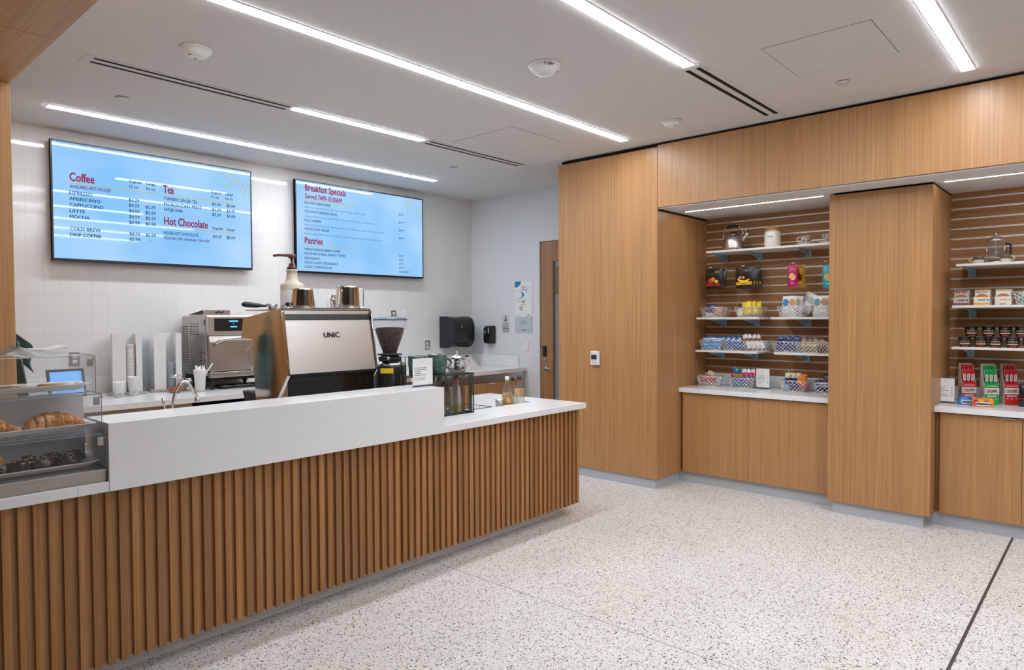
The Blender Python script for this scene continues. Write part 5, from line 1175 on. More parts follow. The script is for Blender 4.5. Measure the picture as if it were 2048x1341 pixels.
white_bag('white snack bag with blue and orange patches standing in front in its basket', (5.975, 2.145, S2 + .006), (-.12, 0, FR), ((40, 130, 200), (222, 136, 70)))
white_bag('white snack bag standing behind the blue and orange patched one', (6.045, 2.12, S2 + .006), (-.1, .05, FR - .1), ((150, 160, 168), (206, 190, 170)))
white_bag('white snack bag leaning out at the right of its basket', (6.07, 2.05, S2 + .02), (-.2, .35, FR - .5), ((170, 176, 182), (190, 186, 180)))
bask('D', 'wire basket of white snack bags half hidden by the oak pier, on the middle shelf', 6.03, 1.845, S2)
white_bag('white snack bag with teal and brown patches, in the basket half hidden by the pier', (5.965, 1.88, S2 + .004), (-.1, 0, FR), ((96, 150, 168), (186, 130, 96)))
white_bag('white snack bag tilted at the back of the basket by the pier', (6.03, 1.83, S2 + .04), (-.3, .4, FR - .2), ((180, 190, 196), (206, 196, 186)))
# ---- lower shelves
bask('E', 'wire basket of sky blue wrapped treats on the low shelf next to the oak column', 6.02, 2.845, S3)
for k in range(6):
    packet('crispy_treat', ['front left', 'front middle', 'front right', 'back left', 'back middle', 'back right'][k] + ' sky blue wrapped treat in the low shelf basket by the column', 'wrapped treat', (5.965 + .05 * (k // 3), 2.905 - .062 * (k % 3), S3 + .006 + .006 * (k % 2)), (-.1, .04 * (k % 3 - 1), FR), (.064, .112, .022), [F_SKY, F_BLUE, F_WHT], [(0, 0), (.2, 1), (.32, 0), (.5, 1), (.6, 0), (.8, 2), (.88, 1)], 'sky blue treats')
bask('F', 'wire basket of blue slanted bars, middle one on the low left shelf', 6.02, 2.63, S3)
spread_('cookie_pack', 'cookie pack', (5.955, 2.655, S3 + .008), 3, -.05, (.05, .12, .022), [F_BLUE, F_WHT, F_NAVY], [(0, 0), (.35, 2), (.5, 0), (.72, 1), (.8, 0)], -.2, ['blue cookie pack at left, slanting in its basket', 'blue cookie pack in the middle, slanting in its basket', 'blue cookie pack at right, slanting in its basket'], 'blue cookie packs', turn=-.5, dx=.004)
packet('cookie_pack', 'dark brown pack behind the slanting blue cookie packs', 'cookie pack', (6.06, 2.64, S3 + .006), (-.1, .1, FR), (.11, .118, .02), [F_BRN], [(0, 0)])
bask('G', 'wire basket of white and brown wrapped bars, rightmost on the low left shelf', 6.02, 2.425, S3)
spread_('protein_bar', 'protein bar', (5.955, 2.48, S3 + .01), 4, -.035, (.045, .15, .02), [F_WHT, F_BRN, foil('foil_rust', (180, 86, 52))], [(0, 0), (.5, 2), (.62, 1), (.72, 0)], -.32, ['white protein bar first from the left, fanned in its low shelf basket', 'white protein bar second from the left, fanned in its basket', 'white protein bar third from the left, fanned in its basket', 'white protein bar at the right, fanned out over its basket rim'], 'white protein bars', turn=-.55, dx=.012)
packet('protein_bar', 'dark brown bar lying at the left behind the white protein bars', 'protein bar', (6.05, 2.5, S3 + .006), (-.2, .2, FR), (.06, .125, .02), [F_BRN], [(0, 0)])
bask('H', 'wire basket of navy bars on the low shelf beside the pier', 6.02, 2.165, S3)
spread_('wafer_bar', 'wafer bar', (5.99, 2.235, S3 + .006), 3, -.062, (.058, .132, .02), [F_NAVY, foil('foil_royal', (44, 72, 150))], [(0, 1), (.4, 0), (.8, 1), (.9, 0)], -.12, ['navy bar at the left in the low shelf basket', 'navy bar in the middle of the low shelf basket', 'navy bar at the right in the low shelf basket'], 'navy wafer bars', turn=.15, dx=.012)
bask('I', 'wire basket of beige and brown packs, right of the navy bars', 6.02, 1.965, S3)
spread_('granola_pack', 'granola pack', (5.985, 2.03, S3 + .006), 4, -.045, (.052, .13, .02), [F_TAN, F_BRN, F_CREAM], [(0, 0), (.35, 2), (.5, 0), (.82, 1)], -.12, ['beige granola pack first from the left, right of the navy bars', 'beige granola pack second from the left in its basket', 'beige granola pack third from the left in its basket', 'beige granola pack at the right, partly over the basket side'], 'beige granola packs', turn=.1, dx=.008)
bask('J', 'wire basket mostly hidden behind the oak pier on the low shelf', 6.02, 1.775, S3, sc=.9)
packet('granola_pack', 'dark brown pouch standing between the two baskets by the pier', 'pouch', (5.955, 1.868, S3 + .002), (-.05, 0, FR), (.075, .1, .026), [F_BRN, F_TAN], [(0, 0), (.6, 1)])
# ---- counter baskets
bask('K', 'wire basket of red brown packets on the counter next to the oak column', 5.985, 2.87, CT, FR + .35)
spread_('fruit_snack', 'snack packet', (5.955, 2.935, CT + .012), 4, -.042, (.056, .082, .024), [foil('foil_maroon', (140, 50, 40)), F_TAN, F_RED], [(0, 1), (.25, 0), (.5, 2), (.6, 0), (.85, 1)], -.3, ['red brown packet first from the left in the counter basket by the column', 'red brown packet second from the left in that counter basket', 'red brown packet third from the left in that counter basket', 'red brown packet at the right in that counter basket'], 'red brown packets', turn=-.1, dx=-.006)
packet('fruit_snack', 'tan crinkled packet sticking up at the back left of the counter basket by the column', 'snack packet', (6.02, 2.915, CT + .03), (-.15, .35, FR), (.06, .1, .02), [F_TAN, F_CREAM], [(0, 0), (.6, 1)])
bask('L', 'wire basket of purple, teal and pink bars on the counter', 6.05, 2.575, CT, FR + .12)
spread_('energy_bar', 'energy bar', (6.03, 2.645, CT + .006), 2, -.056, (.05, .165, .02), [F_TEAL, F_PURP, F_ORNG], [(0, 0), (.55, 2), (.68, 0)], -.06, ['teal energy bar standing at the left of the counter basket', 'teal energy bar second from the left in the counter basket'], 'teal energy bars', dx=.002)
packet('energy_bar', 'purple topped energy bar behind the leftmost teal bar', 'energy bar', (6.055, 2.67, CT + .006), (-.05, -.06, FR), (.05, .17, .02), [F_PURP, F_ORNG, F_TEAL], [(0, 2), (.4, 0), (.58, 1), (.7, 0)])
spread_('energy_bar', 'energy bar', (6.02, 2.515, CT + .006), 3, -.035, (.048, .165, .02), [F_GREY, F_WHT, F_PINK, F_TEAL], [(0, 0), (.45, 3), (.55, 2), (.82, 1)], -.14, ['pink and grey energy bar leaning at the middle of the counter basket', 'pink and grey energy bar leaning right of the middle one', 'pink and grey energy bar leaning furthest right in the basket'], 'pink and grey energy bars', turn=-.42, dx=.01)
for k in range(2): packet('energy_bar', ['teal wrapped bar lying low across the front of the counter basket', 'purple wrapped bar lying low across the front of the counter basket'][k], 'energy bar', (5.965 + .02 * k, 2.64 - .01 * k, CT + .05 + .02 * k), (-.3, PI / 2 + .2, FR), (.04, .12, .02), [F_TEAL if not k else F_PURP], [(0, 0)])
_c = card('white price card on the bay counter between two snack baskets', (6.03, 2.392, CT), .118, .18, FR + .03, 5, True)
bask('M', 'wire basket with cream and blue bars and an orange bag on the counter', 6.06, 2.105, CT, FR - .03)
spread_('nut_bar', 'nut bar', (6.0, 2.172, CT + .006), 3, -.04, (.045, .15, .02), [F_CREAM, F_NAVY, foil('foil_ice', (150, 190, 214))], [(0, 2), (.35, 1), (.68, 2), (.74, 0)], -.08, ['cream topped blue bar at the left of the orange bag basket', 'cream topped blue bar in the middle left of the orange bag', 'cream topped blue bar next to the orange bag'], 'cream and blue bars', turn=.05, dx=.012)
packet('nut_bar', 'dark striped bar sticking out at the far left behind the cream topped bars', 'nut bar', (6.05, 2.2, CT + .01), (-.1, .25, FR), (.04, .155, .018), [F_BRN, F_CREAM], [(0, 0), (.5, 1), (.8, 0)])
packet('cracker_bag', 'bright orange bag in the counter basket right of the cream topped bars', 'snack bag', (6.025, 2.045, CT + .02), (-.1, -.08, FR), (.085, .125, .04), [F_ORNG, foil('foil_deep_orange', (214, 92, 16))], [(0, 0), (.15, 1), (.22, 0), (.8, 1), (.86, 0)])
for k in range(2): packet('nut_bar', ['blue wrapped bar lying low at the front of the orange bag basket', 'pink flecked bar lying low at the front right of the orange bag basket'][k], 'nut bar', (5.985 + .015 * k, 2.14 - .06 * k, CT + .03), (-.3, PI / 2 - .2, FR), (.045, .1, .018), [F_NAVY if not k else foil('foil_rose', (190, 90, 110))], [(0, 0)])
bask('N', 'wire basket of red and blue packets half hidden by the pier on the counter', 6.03, 1.83, CT, FR + .3)
spread_('fruit_pack', 'snack packet', (6.0, 1.89, CT + .008), 3, -.05, (.06, .1, .024), [F_RED, F_NAVY, F_SKY], [(0, 1), (.35, 2), (.5, 0), (.7, 1)], -.25, ['red and blue packet at the left of the counter basket by the pier', 'red and blue packet in the middle of the basket by the pier', 'red and blue packet at the right of the basket by the pier'], 'red and blue packets', turn=-.3, dx=.01)
packet('fruit_pack', 'dark red packet rising at the back of the counter basket by the pier', 'snack packet', (6.06, 1.83, CT + .04), (-.2, -.4, FR), (.07, .11, .022), [F_RED, F_BLK], [(0, 0), (.7, 1)])

# ---- top shelf
TS = 2.1304
t = thing('kettle', 'stainless whistling kettle with black handle on the top shelf', 'kettle', (6.02, 2.668, TS), FR + .12)
obj('body', G().smooth().lathe([(.0001, 0), (.094, 0), (.098, .008), (.097, .022), (.094, .055), (.084, .098), (.066, .126), (.04, .14), (.0001, .142)], n=48), M_STEELV, t)
obj('base_ring', G().smooth().lathe([(.0985, .006), (.0985, .018)], n=48, close=False), M_CHROME, t)
lid = obj('lid', G().smooth().lathe([(.036, .139), (.034, .147), (.0001, .151)], n=28), M_STEEL, t)
obj('lid_handle', G().smooth().tube([(-.03, 0, .146)] + [(-.03 * math.cos(PI * k / 8), 0, .148 + .018 * math.sin(PI * k / 8)) for k in range(1, 8)] + [(.03, 0, .146)], .005, 8), M_BLACKM, lid)
hd = obj('handle', G().smooth().tube([(-.078, 0, .108), (-.09, 0, .13), (-.092, 0, .165), (-.08, 0, .195), (-.05, 0, .218), (0, 0, .226), (.05, 0, .214), (.084, 0, .185), (.09, 0, .15), (.07, 0, .118)], .0042, 10), M_CHROME, t)
obj('grip', G().smooth().tube([(-.062, 0, .208), (-.03, 0, .224), (.01, 0, .227), (.05, 0, .213)], [.008, .0125, .0125, .009], 12), M_BLACKM, hd)
sp = obj('spout', G().smooth().tube([(.072, 0, .08), (.1, 0, .11), (.118, 0, .135)], [.02, .016, .014], 14), M_STEELV, t)
obj('whistle_cap', G().smooth().tube([(.112, 0, .128), (.128, 0, .148), (.132, 0, .152)], [.017, .017, .012], 16).tube([(.125, 0, .15), (.105, 0, .185), (.075, 0, .19), (.04, 0, .185)], .003, 8), M_CHROME, sp)
t = thing('tea_canister', 'white tea canister with a wooden lid and TEA on it, on the top shelf', 'canister', (6.02, 2.308, TS), 0)
cb = obj('body', G().smooth().lathe([(.0001, 0), (.064, 0), (.068, .005), (.068, .128), (.06, .143), (.056, .147)], n=48), M_CERAM, t)
obj('lid', G().smooth().lathe([(.06, .147), (.061, .15), (.061, .174), (.058, .178), (.0001, .179)], n=40), wood('lid_wood', lin(176, 126, 70), lin(206, 158, 98), 'x', .5), t)
def wrap(g, t, r_, ang, z, size, sx=1, bold=0, width=None):
    vs, fs = text_geo(t, bold, 0); x0 = min(v[0] for v in vs); x1 = max(v[0] for v in vs); k = size / .7
    if width: sx = width / ((x1 - x0) * k)
    return g.raw([(r_ * math.cos(ang + (v[0] - (x0 + x1) / 2) * k * sx / r_), r_ * math.sin(ang + (v[0] - (x0 + x1) / 2) * k * sx / r_), z + v[1] * k) for v in vs], fs)
obj('lettering', wrap(G(), 'TEA', .0686, PI + .12, .085, .017, 1.2), M_BLACKM, cb)
def floral():
    m, nt, b = nodes('floral_porcelain'); w = N(nt, 'ShaderNodeTexVoronoi'); w.inputs['Scale'].default_value = 90; nt.links.new(mapped(nt, (1, 1, 1)), w.inputs['Vector'])
    f = noise(nt, mapped(nt, (1, 1, 1)), 120, 3)
    c = mix(nt, ramp(nt, f, [(.42, (0, 0, 0, 1)), (.55, (1, 1, 1, 1))]), lin(88, 84, 82), ramp(nt, w.outputs['Distance'], [(.15, lin(120, 110, 104)), (.4, lin(226, 214, 200))]))
    nt.links.new(c, b.inputs['Base Color']); b.inputs['Roughness'].default_value = .15; return m
M_FLOR = floral()
def teacup(label, y, rz, hz=0):
    t = thing('teacup', label, 'teacup', (6.02, y, TS + .0125), rz, 'patterned teacups on the top shelf')
    obj('cup', G().smooth().lathe([(.0001, 0), (.022, 0), (.024, .006), (.036, .03), (.047, .062), (.049, .066), (.046, .066), (.034, .03), (.0001, .01)], n=36), M_FLOR, t)
    obj('handle', G().smooth().tube([(.044, 0, .056), (.06, 0, .062), (.072, 0, .052), (.07, 0, .034), (.056, 0, .02), (.036, 0, .02)], .0035, 8), M_CERAM, t)
def saucer(label, y):
    t = thing('saucer', label, 'saucer', (6.02, y, TS), 0, 'saucers on the top shelf')
    obj('dish', G().smooth().lathe([(.0001, .003), (.03, .003), (.032, 0), (.036, 0), (.04, .006), (.074, .016), (.076, .018), (.072, .018), (.03, .01), (.0001, .01)], n=40), M_CERAM, t)
saucer('white saucer under the teacup nearer the canister', 2.02); teacup('patterned teacup nearer the canister, handle to the left', 2.02, PI / 2 + .25)
saucer('white saucer under the teacup by the oak pier', 1.845); teacup('patterned teacup next to the oak pier', 1.845, -PI / 2)

# ---- hooks and hanging bags
def hook(label, y, z, L=.25):
    t = thing('display_hook', label, 'hook', (6.216, y, z), 0, 'slatwall hooks')
    obj('plate', G().box(-.003, .0005, -.014, .014, -.05, .012, .001), M_BRK, t)
    obj('rod', G().smooth().tube([(-.003, 0, 0), (-L * .5, 0, .006), (-L, 0, .016), (-L - .01, 0, .022)], .0025, 8), M_CHROME, t)
    obj('tip', G().smooth().cyl((-L - .012, -.012, .02), .004, .024, 10, 'y'), M_WHITE, t)
Z1 = 1.961
for y, lb in ((2.86, 'hook carrying the red banded chip bags next to the oak column'), (2.545, 'hook carrying the banana chip bags'), (2.105, 'hook carrying the pink and mustard bags'), (1.838, 'hook carrying the teal bag by the oak pier')): hook(lb, y, Z1)
BW, BH = .165, .19
Y_ = -.021
def chip_bag(label, x, y, kind, tilt=0, lz=0, sw=0):
    z = Z1 - BH + .012 - lz
    ps = []
    tx = G(); tx.text('bare', (-.062, Y_ - .0005, .128), .031, width=.118, bold=.035); ps.append(('brand_lettering', tx, P('bag_gold' if kind == 'apple' else 'bag_peach', (246, 206, 110) if kind == 'apple' else (244, 176, 130), .5)))
    if kind == 'apple':
        ps.append(('red_band', G().raw([(-.07, Y_, .052), (.07, Y_, .052), (.066, Y_, .028), (-.062, Y_, .024)], [(0, 1, 2, 3)]), F_RED))
        g = G(); g.text('apple chips', (0, Y_ - .0006, .036), .009, align='c', bold=.02); ps.append(('flavour_lettering', g, M_PAPER))
        ps.append(('red_apple', patch(0, -.052, .012, .05, .1, Y_ - .0003), foil('apple_red', (182, 58, 44)))); ps.append(('apple_ring', patch(0, -.02, .02, .068, .108, Y_ - .0006), foil('apple_ring', (232, 150, 60)))); ps.append(('apple_slice', patch(0, .016, .052, .054, .084, Y_ - .0007), foil('apple_slice', (240, 214, 70))))
    else:
        ps.append(('yellow_band', G().raw([(-.07, Y_, .052), (.075, Y_, .058), (.078, Y_, .03), (-.07, Y_, .024)], [(0, 1, 2, 3)]), F_MUST if False else foil('band_amber', (232, 168, 30))))
        vs = []
        for k in range(13):
            a = -PI + .35 + k * .19; r_ = .06; w = .011 * math.sin(PI * (k + .6) / 13.4) + .0015
            vs += [(.0 + (r_ + w) * math.cos(a), Y_ - .0006, .105 + (r_ * .8 + w) * math.sin(a)), (.0 + (r_ - w) * math.cos(a), Y_ - .0006, .105 + (r_ * .8 - w) * math.sin(a))]
        ps.append(('banana', G().raw(vs, [(2 * k, 2 * k + 1, 2 * k + 3, 2 * k + 2) for k in range(12)]), foil('banana_yellow', (250, 214, 40))))
        ps.append(('banana_chips', patch(0, -.046, -.02, .084, .106, Y_ - .0007), foil('chip_pink', (240, 160, 120)))); ps[-1][1].raw([(x_ + .03, y_, z_) for x_, y_, z_ in [(-.033 + .013 * math.cos(k * PI / 6), Y_ - .0008, .095 + .011 * math.sin(k * PI / 6)) for k in range(12)]], [tuple(range(12))])
        g = G(); g.text('banana', (0, Y_ - .0006, .036), .009, align='c', bold=.02); ps.append(('flavour_lettering', g, M_PAPER))
    packet('chip_bag', label, 'snack bag', (x, y, z), (.0, tilt, FR + sw), (BW, BH, .04), [F_BLK], [(0, 0)], 'black chip bags on the hooks', ps)
chip_bag('black apple chip bag with red band, front one on the hook by the column', 6.0, 2.845, 'apple')
chip_bag('black apple chip bag behind the front one on the hook by the column', 6.055, 2.835, 'apple', .02, .002, .12)
chip_bag('black banana chip bag, front one of its hook', 5.985, 2.545, 'banana')
chip_bag('black banana chip bag, second from the front on its hook', 6.035, 2.54, 'banana', -.04, .004, .08)
chip_bag('black banana chip bag, third from the front on its hook', 6.085, 2.535, 'banana', -.06, .006, .14)
chip_bag('black banana chip bag at the back of its hook', 6.135, 2.53, 'banana', -.08, .006, .2)
def nut_bag(label, loc, rot, base, motif, tag_):
    ps = [('photo_patch', patch(0, -.028, .03, .06, .125, -.0205), foil('nuts_' + tag_, motif)), ('pale_patch', patch(0, -.018, .02, .03, .048, -.0206), foil('nuts_pale_' + tag_, tuple(min(255, c + 60) for c in base)))]
    packet('nut_bag', label, 'snack bag', loc, rot, (.088, .196, .04), [foil('bag_' + tag_, base)], [(0, 0)], 'narrow nut bags on the hooks', ps)
nut_bag('narrow pink snack bag at the front of its hook', (5.99, 2.118, Z1 - .188), (0, .0, FR), (186, 30, 96), (238, 190, 140), 'pink')
nut_bag('narrow mustard yellow snack bag hanging behind the pink one', (6.06, 2.08, Z1 - .19), (0, -.06, FR + .1), (190, 148, 18), (96, 60, 34), 'mustard')
nut_bag('narrow teal ended snack bag by the oak pier', (5.99, 1.83, Z1 - .205), (0, 0, FR), (38, 158, 180), (226, 190, 110), 'teal')

# ---- far right bay
T1 = 1.9044
t = thing('french_press', 'glass coffee press with steel dome lid on the far right top shelf', 'coffee press', (6.05, .694, T1), FR)
obj('beaker', G().smooth().lathe([(.047, .012), (.05, .016), (.05, .16), (.0525, .164)] + [(.0505, .164), (.048, .16), (.048, .018)], n=36, close=False), M_GLASST, t)
obj('stand', G().smooth().lathe([(.0001, .001), (.053, .001), (.053, .012), (.048, .014), (.0001, .014)], n=36).box(-.056, -.05, -.006, .006, .01, .165).box(.05, .056, -.006, .006, .01, .165), M_CHROME, t)
lid = obj('lid', G().smooth().lathe([(.056, .162), (.054, .172), (.042, .186), (.02, .196), (.0001, .198)], n=36), M_CHROME, t)
obj('knob', G().smooth().lathe([(.005, .198), (.005, .206), (.013, .209), (.014, .218), (.008, .222), (.0001, .223)], n=20), M_CHROME, lid)
pl = obj('plunger', G().smooth().cyl((0, 0, .04), .003, .14, 10).lathe([(.046, .034), (.047, .04), (.0001, .044)], n=28), M_STEEL, t)
sp_ = []
for k in range(61): a = k / 60 * 2 * PI * 4.5; sp_.append((.017 * math.cos(a), .017 * math.sin(a), .016 + .075 * k / 60))
obj('spring', G().smooth().tube(sp_, .0038, 6), M_CHROME, pl)
obj('handle', G().smooth().tube([(.054, .02, .14), (.085, .024, .138), (.088, .024, .1), (.084, .024, .05), (.054, .02, .045)], .007, 10), M_BLACKM, t)
def glazed_cup(label, y, rz):
    t = thing('stoneware_cup', label, 'cup', (6.05, y, T1), rz, 'two-tone cups beside the coffee press')
    obj('lower', G().smooth().lathe([(.0001, 0), (.03, 0), (.036, .008), (.037, .026), (.036, .03)], n=36), P('stoneware_cream', (222, 212, 190), .4), t)
    obj('upper', G().smooth().lathe([(.036, .03), (.0352, .058), (.0342, .06), (.0325, .06), (.033, .012), (.0001, .01)], n=36), P('stoneware_olive', (108, 106, 88), .3), t)
    obj('handle', G().smooth().tube([(.035, 0, .05), (.052, 0, .046), (.058, 0, .034), (.05, 0, .02), (.034, 0, .016)], .0042, 8), P('stoneware_cream', (222, 212, 190), .4), t)
glazed_cup('two-tone olive and cream cup at the left of the coffee press', .797, PI / 2 + .2); glazed_cup('two-tone olive and cream cup at the right of the coffee press', .637, -PI / 2 - .2)
T2 = 1.6004
M_WAFF = P('waffle_print', (186, 118, 70), .6); M_INKB = P('print_black', (34, 30, 28), .6)
def waffle(label, y, main, trim, name, rz=0, txt=True, zig=True):
    t = thing('waffle_box', label, 'snack box', (5.99, y, T2), FR + rz, 'waffle boxes on the middle shelf'); w, d, h = .096, .1, .06
    tm = P('trim_' + name, trim, .55); mm = P('card_' + name, main, .6)
    obj('tray', G().box(-w / 2, w / 2, -d / 2, -d / 2 + .002, .0006, h).box(-w / 2, w / 2, d / 2 - .002, d / 2, .0006, h).box(-w / 2, -w / 2 + .002, -d / 2 + .002, d / 2 - .002, .0006, h).box(w / 2 - .002, w / 2, -d / 2 + .002, d / 2 - .002, .0006, h).box(-w / 2, w / 2, -d / 2, d / 2, .0006, .002), mm, t)
    g = G(); y_ = -d / 2 - .0004
    if zig:
        n = 8; vs = [(-w / 2, y_, .004), (w / 2, y_, .004)] + [(w / 2 - w * k / n, y_, .014 + .004 * (k % 2)) for k in range(n + 1)]; g.raw(vs, [tuple(range(len(vs)))])
    else: g.box(-w / 2 + .03, w / 2 - .03, y_ - .0002, y_, .004, .012)
    obj('trim_print', g, tm, t)
    g = G(); g.box(-.02, .025, y_ - .0002, y_, .034, .04); g.box(.033, .042, y_ - .0002, y_, .032, .042); obj('flavour_print', g, M_INKB if txt else P('print_amber', (214, 140, 60), .6), t)
    rr = random.Random(int(y * 100)); P_ = []
    for k in range(4):
        q = thing('wrapped_waffle', label.split(' on ')[0].replace('box of ', '').replace('box with ', '') + ' packet, ' + ['front one', 'second one', 'third one', 'back one'][k] + ' in its box', 'waffle packet', (5.99 - .038 + .024 * k, y + rr.uniform(-.002, .002), T2 + .003), FR + rz + rr.uniform(-.03, .03), 'wrapped waffles standing in their boxes')
        a, b, c = .088, .012, .108
        obj('wrapper', G().box(-a / 2, a / 2, -b / 2, b / 2, 0, c, .003), mm, q)
        if k == 0:
            yy = -b / 2 - .0005; n = 22
            obj('waffle_picture', G().raw([(.04 * math.cos(PI * j / n), yy, .05 + .028 * math.sin(PI * j / n)) for j in range(n + 1)], [tuple(range(n + 1))]), M_WAFF, q)
            if txt:
                g = G(); g.text('Rip Van', (0, yy, .086), .011, align='c', bold=.03, width=.066); obj('lettering', g, M_INKB, q)
        yy = -b / 2 - .0005; g = G(); n = 8; vs = [(-a / 2 + .002, yy, c - .002), (a / 2 - .002, yy, c - .002)] + [(a / 2 - .002 - (a - .004) * j / n, yy, c - .009 - .003 * (j % 2)) for j in range(n + 1)]; g.raw(vs, [tuple(range(len(vs)))]); obj('trim_print', g, tm, q)
waffle('grey box of waffles with dark red zigzags on the middle right shelf', .886, (196, 188, 180), (150, 44, 56), 'grey')
waffle('cream box of waffles with orange zigzags on the middle right shelf', .758, (230, 226, 210), (238, 166, 30), 'cream', -.06)
waffle('white box of waffles with tan tops on the middle right shelf', .634, (224, 222, 216), (204, 138, 66), 'tan', 0, False, False)
o = dup(BK['first'], 'wire basket with green wrappers at the right edge of the far shelf', (6.02, .465, T2), FR)
spread_('mint_bar', 'mint bar', (5.975, .51, T2 + .006), 3, -.04, (.05, .1, .02), [foil('foil_mint', (90, 170, 140)), F_WHT], [(0, 0), (.6, 1), (.8, 0)], -.15, ['mint green wrapped bar nearest the waffle boxes', 'mint green wrapped bar in the middle of the far shelf basket', 'mint green wrapped bar at the right of the far shelf basket'], 'mint green bars', turn=.1)
T3 = 1.2954
M_CUPB = P('cup_black', (24, 20, 19), .4); M_BEIGE = P('band_beige', (206, 186, 156), .6); M_ORB = P('band_orange', (214, 126, 40), .6); M_REDB = P('band_red', (176, 60, 62), .6)
def flapjack(label, x, y, z, orange, turn):
    t = thing('breakfast_cup', label, 'breakfast cup', (x, y, z), 0, 'black breakfast cups on the lower right shelf'); r0_, r1_, h = .034, .0425, .076
    obj('cup', G().smooth().lathe([(.0001, 0), (r0_, 0), (r1_, h - .004), (r1_ + .002, h - .003), (r1_ + .002, h - .0008)], n=36), M_CUPB, t)
    obj('film_lid', G().smooth().lathe([(r1_ + .001, h - .0012), (r1_ + .001, h), (.0001, h)], n=36), M_GREY, t)
    a = PI + .12 + turn; rad = lambda zz: r0_ + (r1_ - r0_) * zz / h + .0006
    g = wrap(G(), 'FLAPJACK', rad(.045), a, .037, .017, bold=.012, width=.064); wrap(g, 'KODIAK', rad(.062), a, .057, .006, bold=.02, width=.022); obj('lettering', g, M_BEIGE, t)
    g = arc(G(), a - .95, a + .95, rad(.026), .02, .029); obj('beige_band', g, M_BEIGE, t)
    if orange: obj('orange_patch', arc(G(), a - .95, a - .55, rad(.0255) + .0006, .017, .031), M_ORB, t)
    obj('red_band', arc(G(), a - .6, a + .6, rad(.01), .004, .012), M_REDB, t)
for k, (y, o_, tn) in enumerate([(.861, 0, 0), (.764, 1, .05), (.674, 0, -.12), (.575, 0, -.08), (.478, 0, 0)]):
    flapjack(['lower row black breakfast cup at the left end', 'lower row black breakfast cup with an orange patch', 'lower row black breakfast cup third from the left', 'lower row black breakfast cup fourth from the left', 'lower row black breakfast cup at the right edge'][k], 5.95, y, T3, o_, tn)
for k, (y, o_, tn) in enumerate([(.828, 1, .2), (.722, 0, .02), (.622, 0, -.06), (.527, 0, -.08)]):
    flapjack(['upper row black breakfast cup at the left, with an orange patch', 'upper row black breakfast cup second from the left', 'upper row black breakfast cup third from the left', 'upper row black breakfast cup at the right'][k], 5.99, y, T3 + .0772, o_, tn)
card('white price card beside the red and green stick boxes in the far right bay', (5.9, .972, CT), .118, .185, FR - .02, 9, True)
M_CARDW = P('card_white', (222, 214, 206), .6)
def stick_box(label, x, y, rgb, name, seed, dx=0):
    TN = FR + .42; t = thing('stick_box', label, 'snack box', (x, y, CT), TN, 'tall meat stick boxes'); w, d, hf, hb = .088, .1, .158, .285; c = P('box_' + name, rgb, .5)
    fr_ = obj('front', G().box(-w / 2, w / 2, -d / 2, -d / 2 + .002, .0006, hf), c, t)
    yy = -d / 2 - .0004
    obj('white_band', G().box(-w / 2, w / 2, yy, yy + .0003, .078, .122), M_CARDW, fr_)
    g = G(); g.text('CHOMPS', (0, yy - .0003, .0885), .023, bold=.03, align='c', width=.072); obj('lettering', g, P('letter_red', (170, 36, 44), .5), fr_)
    g = G(); g.box(-.03, .03, yy - .0001, yy, .06, .068); g.box(-.034, .034, yy - .0001, yy, .135, .139); g.box(-.034, -.02, yy - .0001, yy, .042, .047); g.box(-.007, .007, yy - .0001, yy, .042, .047); g.box(.02, .034, yy - .0001, yy, .042, .047); obj('small_print', g, M_CARDW, fr_)
    prof = [(-d / 2 + .002, .0006), (d / 2, .0006), (d / 2, hb), (d / 2 - .03, hb), (-d / 2 + .03, hf + .02), (-d / 2 + .002, hf - .01)]
    for s_ in (-1, 1): obj('side', G().prism(prof, 'x', s_ * w / 2 - .001, s_ * w / 2 + .001), M_CARDW, t)
    g = G()
    for k in range(9): g.box(-w / 2 - .0016, -w / 2 - .001, -.02, .03 - .01 * (k % 3), .1 + k * .008 - .04, .103 + k * .008 - .04)
    obj('side_print', g, M_INK, t)
    obj('back', G().box(-w / 2 + .001, w / 2 - .001, d / 2 - .002, d / 2, .0006, hb + .008), M_CARDW, t); obj('bottom', G().box(-w / 2 + .001, w / 2 - .001, -d / 2 + .002, d / 2 - .002, .0006, .003), M_CARDW, t)
    st = P('stick_' + name, rgb, .35); n = 6
    for k in range(n):
        fx, fy = (k % 3 - 1) * .026, (-.024 if k < 3 else .012); wx = fx * math.cos(TN) - fy * math.sin(TN); wy = fx * math.sin(TN) + fy * math.cos(TN)
        q = thing('meat_stick', ['left front', 'middle front', 'right front', 'left back', 'middle back', 'right back'][k] + ' stick packet in the ' + label.split(' next')[0], 'meat stick', (x + wx, y + wy, CT + .004 + (0 if k < 3 else .03)), TN, 'meat sticks in their boxes')
        obj('wrapper', G().box(-.0115, .0115, -.008, .008, 0, .252, .005), st, q)
        obj('white_label', G().box(-.0085, .0085, -.0086, -.0081, .165, .215), M_CARDW, q)
        g = G(); g.text('CHOMPS', (.004, -.0089, .169), .008, (0, 0, 1), (-1, 0, 0), bold=.02, width=.042); obj('lettering', g, P('letter_red', (170, 36, 44), .5), q)
stick_box('red stick box next to the white price card', 6.02, .853, (190, 28, 34), 'red', 1)
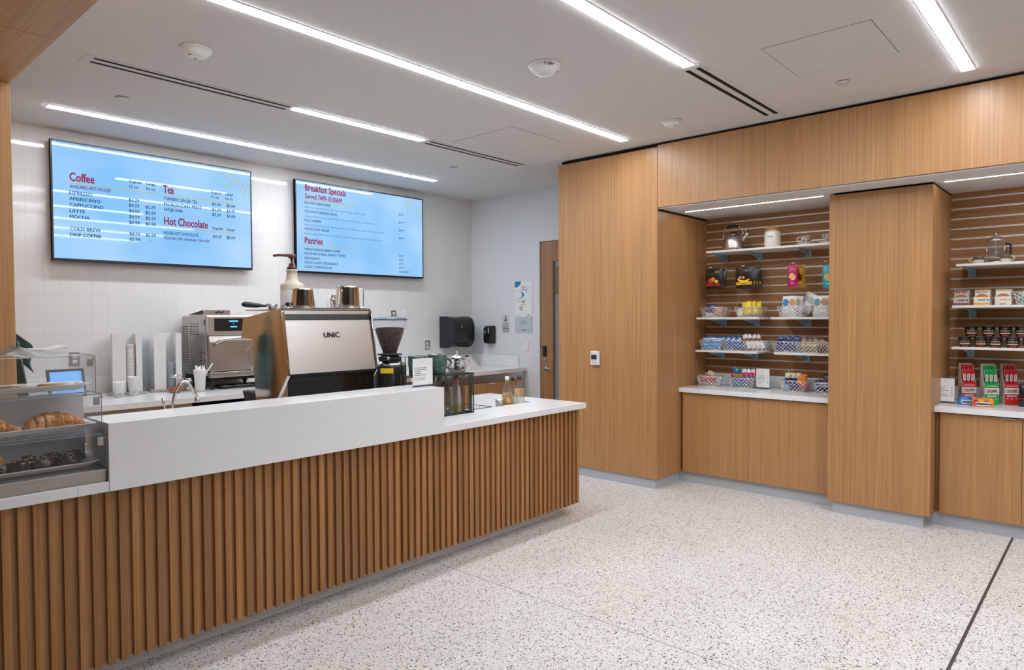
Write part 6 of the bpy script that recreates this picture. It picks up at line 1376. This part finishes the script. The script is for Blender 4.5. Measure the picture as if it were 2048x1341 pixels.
stick_box('green stick box next to two red ones', 6.03, .717, (20, 150, 72), 'green', 2)
stick_box('second red stick box next to the black bag at right', 6.125, .608, (190, 28, 34), 'red', 3)
def candy_box(name_, label, loc, rz, w, d, h, base, fruit):
    t = thing('candy_box', label, 'candy box', loc, rz, 'roll candy boxes on the far right counter')
    obj('carton', G().box(-w / 2, w / 2, -d / 2, d / 2, .0006, h, .001), foil('candy_' + name_, base), t)
    y_ = -d / 2 - .0004
    g = G(); g.text('mentos', (.004, y_ - .0008, .014), .019, bold=.05, align='c', width=w * .7); obj('lettering', g, P('letter_blue', (24, 40, 120), .5), t)
    obj('letter_halo', G().box(-w * .36, w * .38, y_ - .0004, y_, .009, .034), M_PAPER, t)
    for k, c in enumerate(fruit):
        obj('fruit_print', patch(0, -w / 2 + .004 + k * w / len(fruit), -w / 2 + .004 + (k + 1.15) * w / len(fruit) - .006, .034 if k % 2 else .004, h - .004, y_ + .0002), foil('fruit_%s_%d' % (name_, k), c), t)
        if k < 2: obj('side_fruit_print', G().raw([(-w / 2 - .0004, -d / 2 + .01 + k * d * .45, .008), (-w / 2 - .0004, -d / 2 + .01 + k * d * .45 + d * .4, .008), (-w / 2 - .0004, -d / 2 + .02 + k * d * .45 + d * .3, h - .008), (-w / 2 - .0004, -d / 2 + .02 + k * d * .45, h - .008)], [(0, 1, 2, 3)]), foil('fruit_%s_%d' % (name_, k), c), t)
candy_box('fruit', 'orange fruit candy box at the front of the far right counter', (5.86, .738, CT), FR + .25, .125, .09, .058, (236, 140, 40), [(200, 40, 60), (240, 190, 50), (226, 110, 30), (244, 170, 60)])
candy_box('mint', 'blue mint candy box behind the orange fruit one', (5.92, .83, CT), FR + .25, .125, .075, .058, (36, 110, 190), [(90, 160, 220), (30, 80, 170)])
packet('snack_pouch', 'black snack pouch at the right edge of the far counter', 'snack bag', (5.985, .475, CT + .001), (-.05, 0, FR), (.13, .175, .05), [F_BLK, foil('foil_char', (50, 46, 46)), F_RED], [(0, 0), (.3, 2), (.36, 0), (.8, 1)])
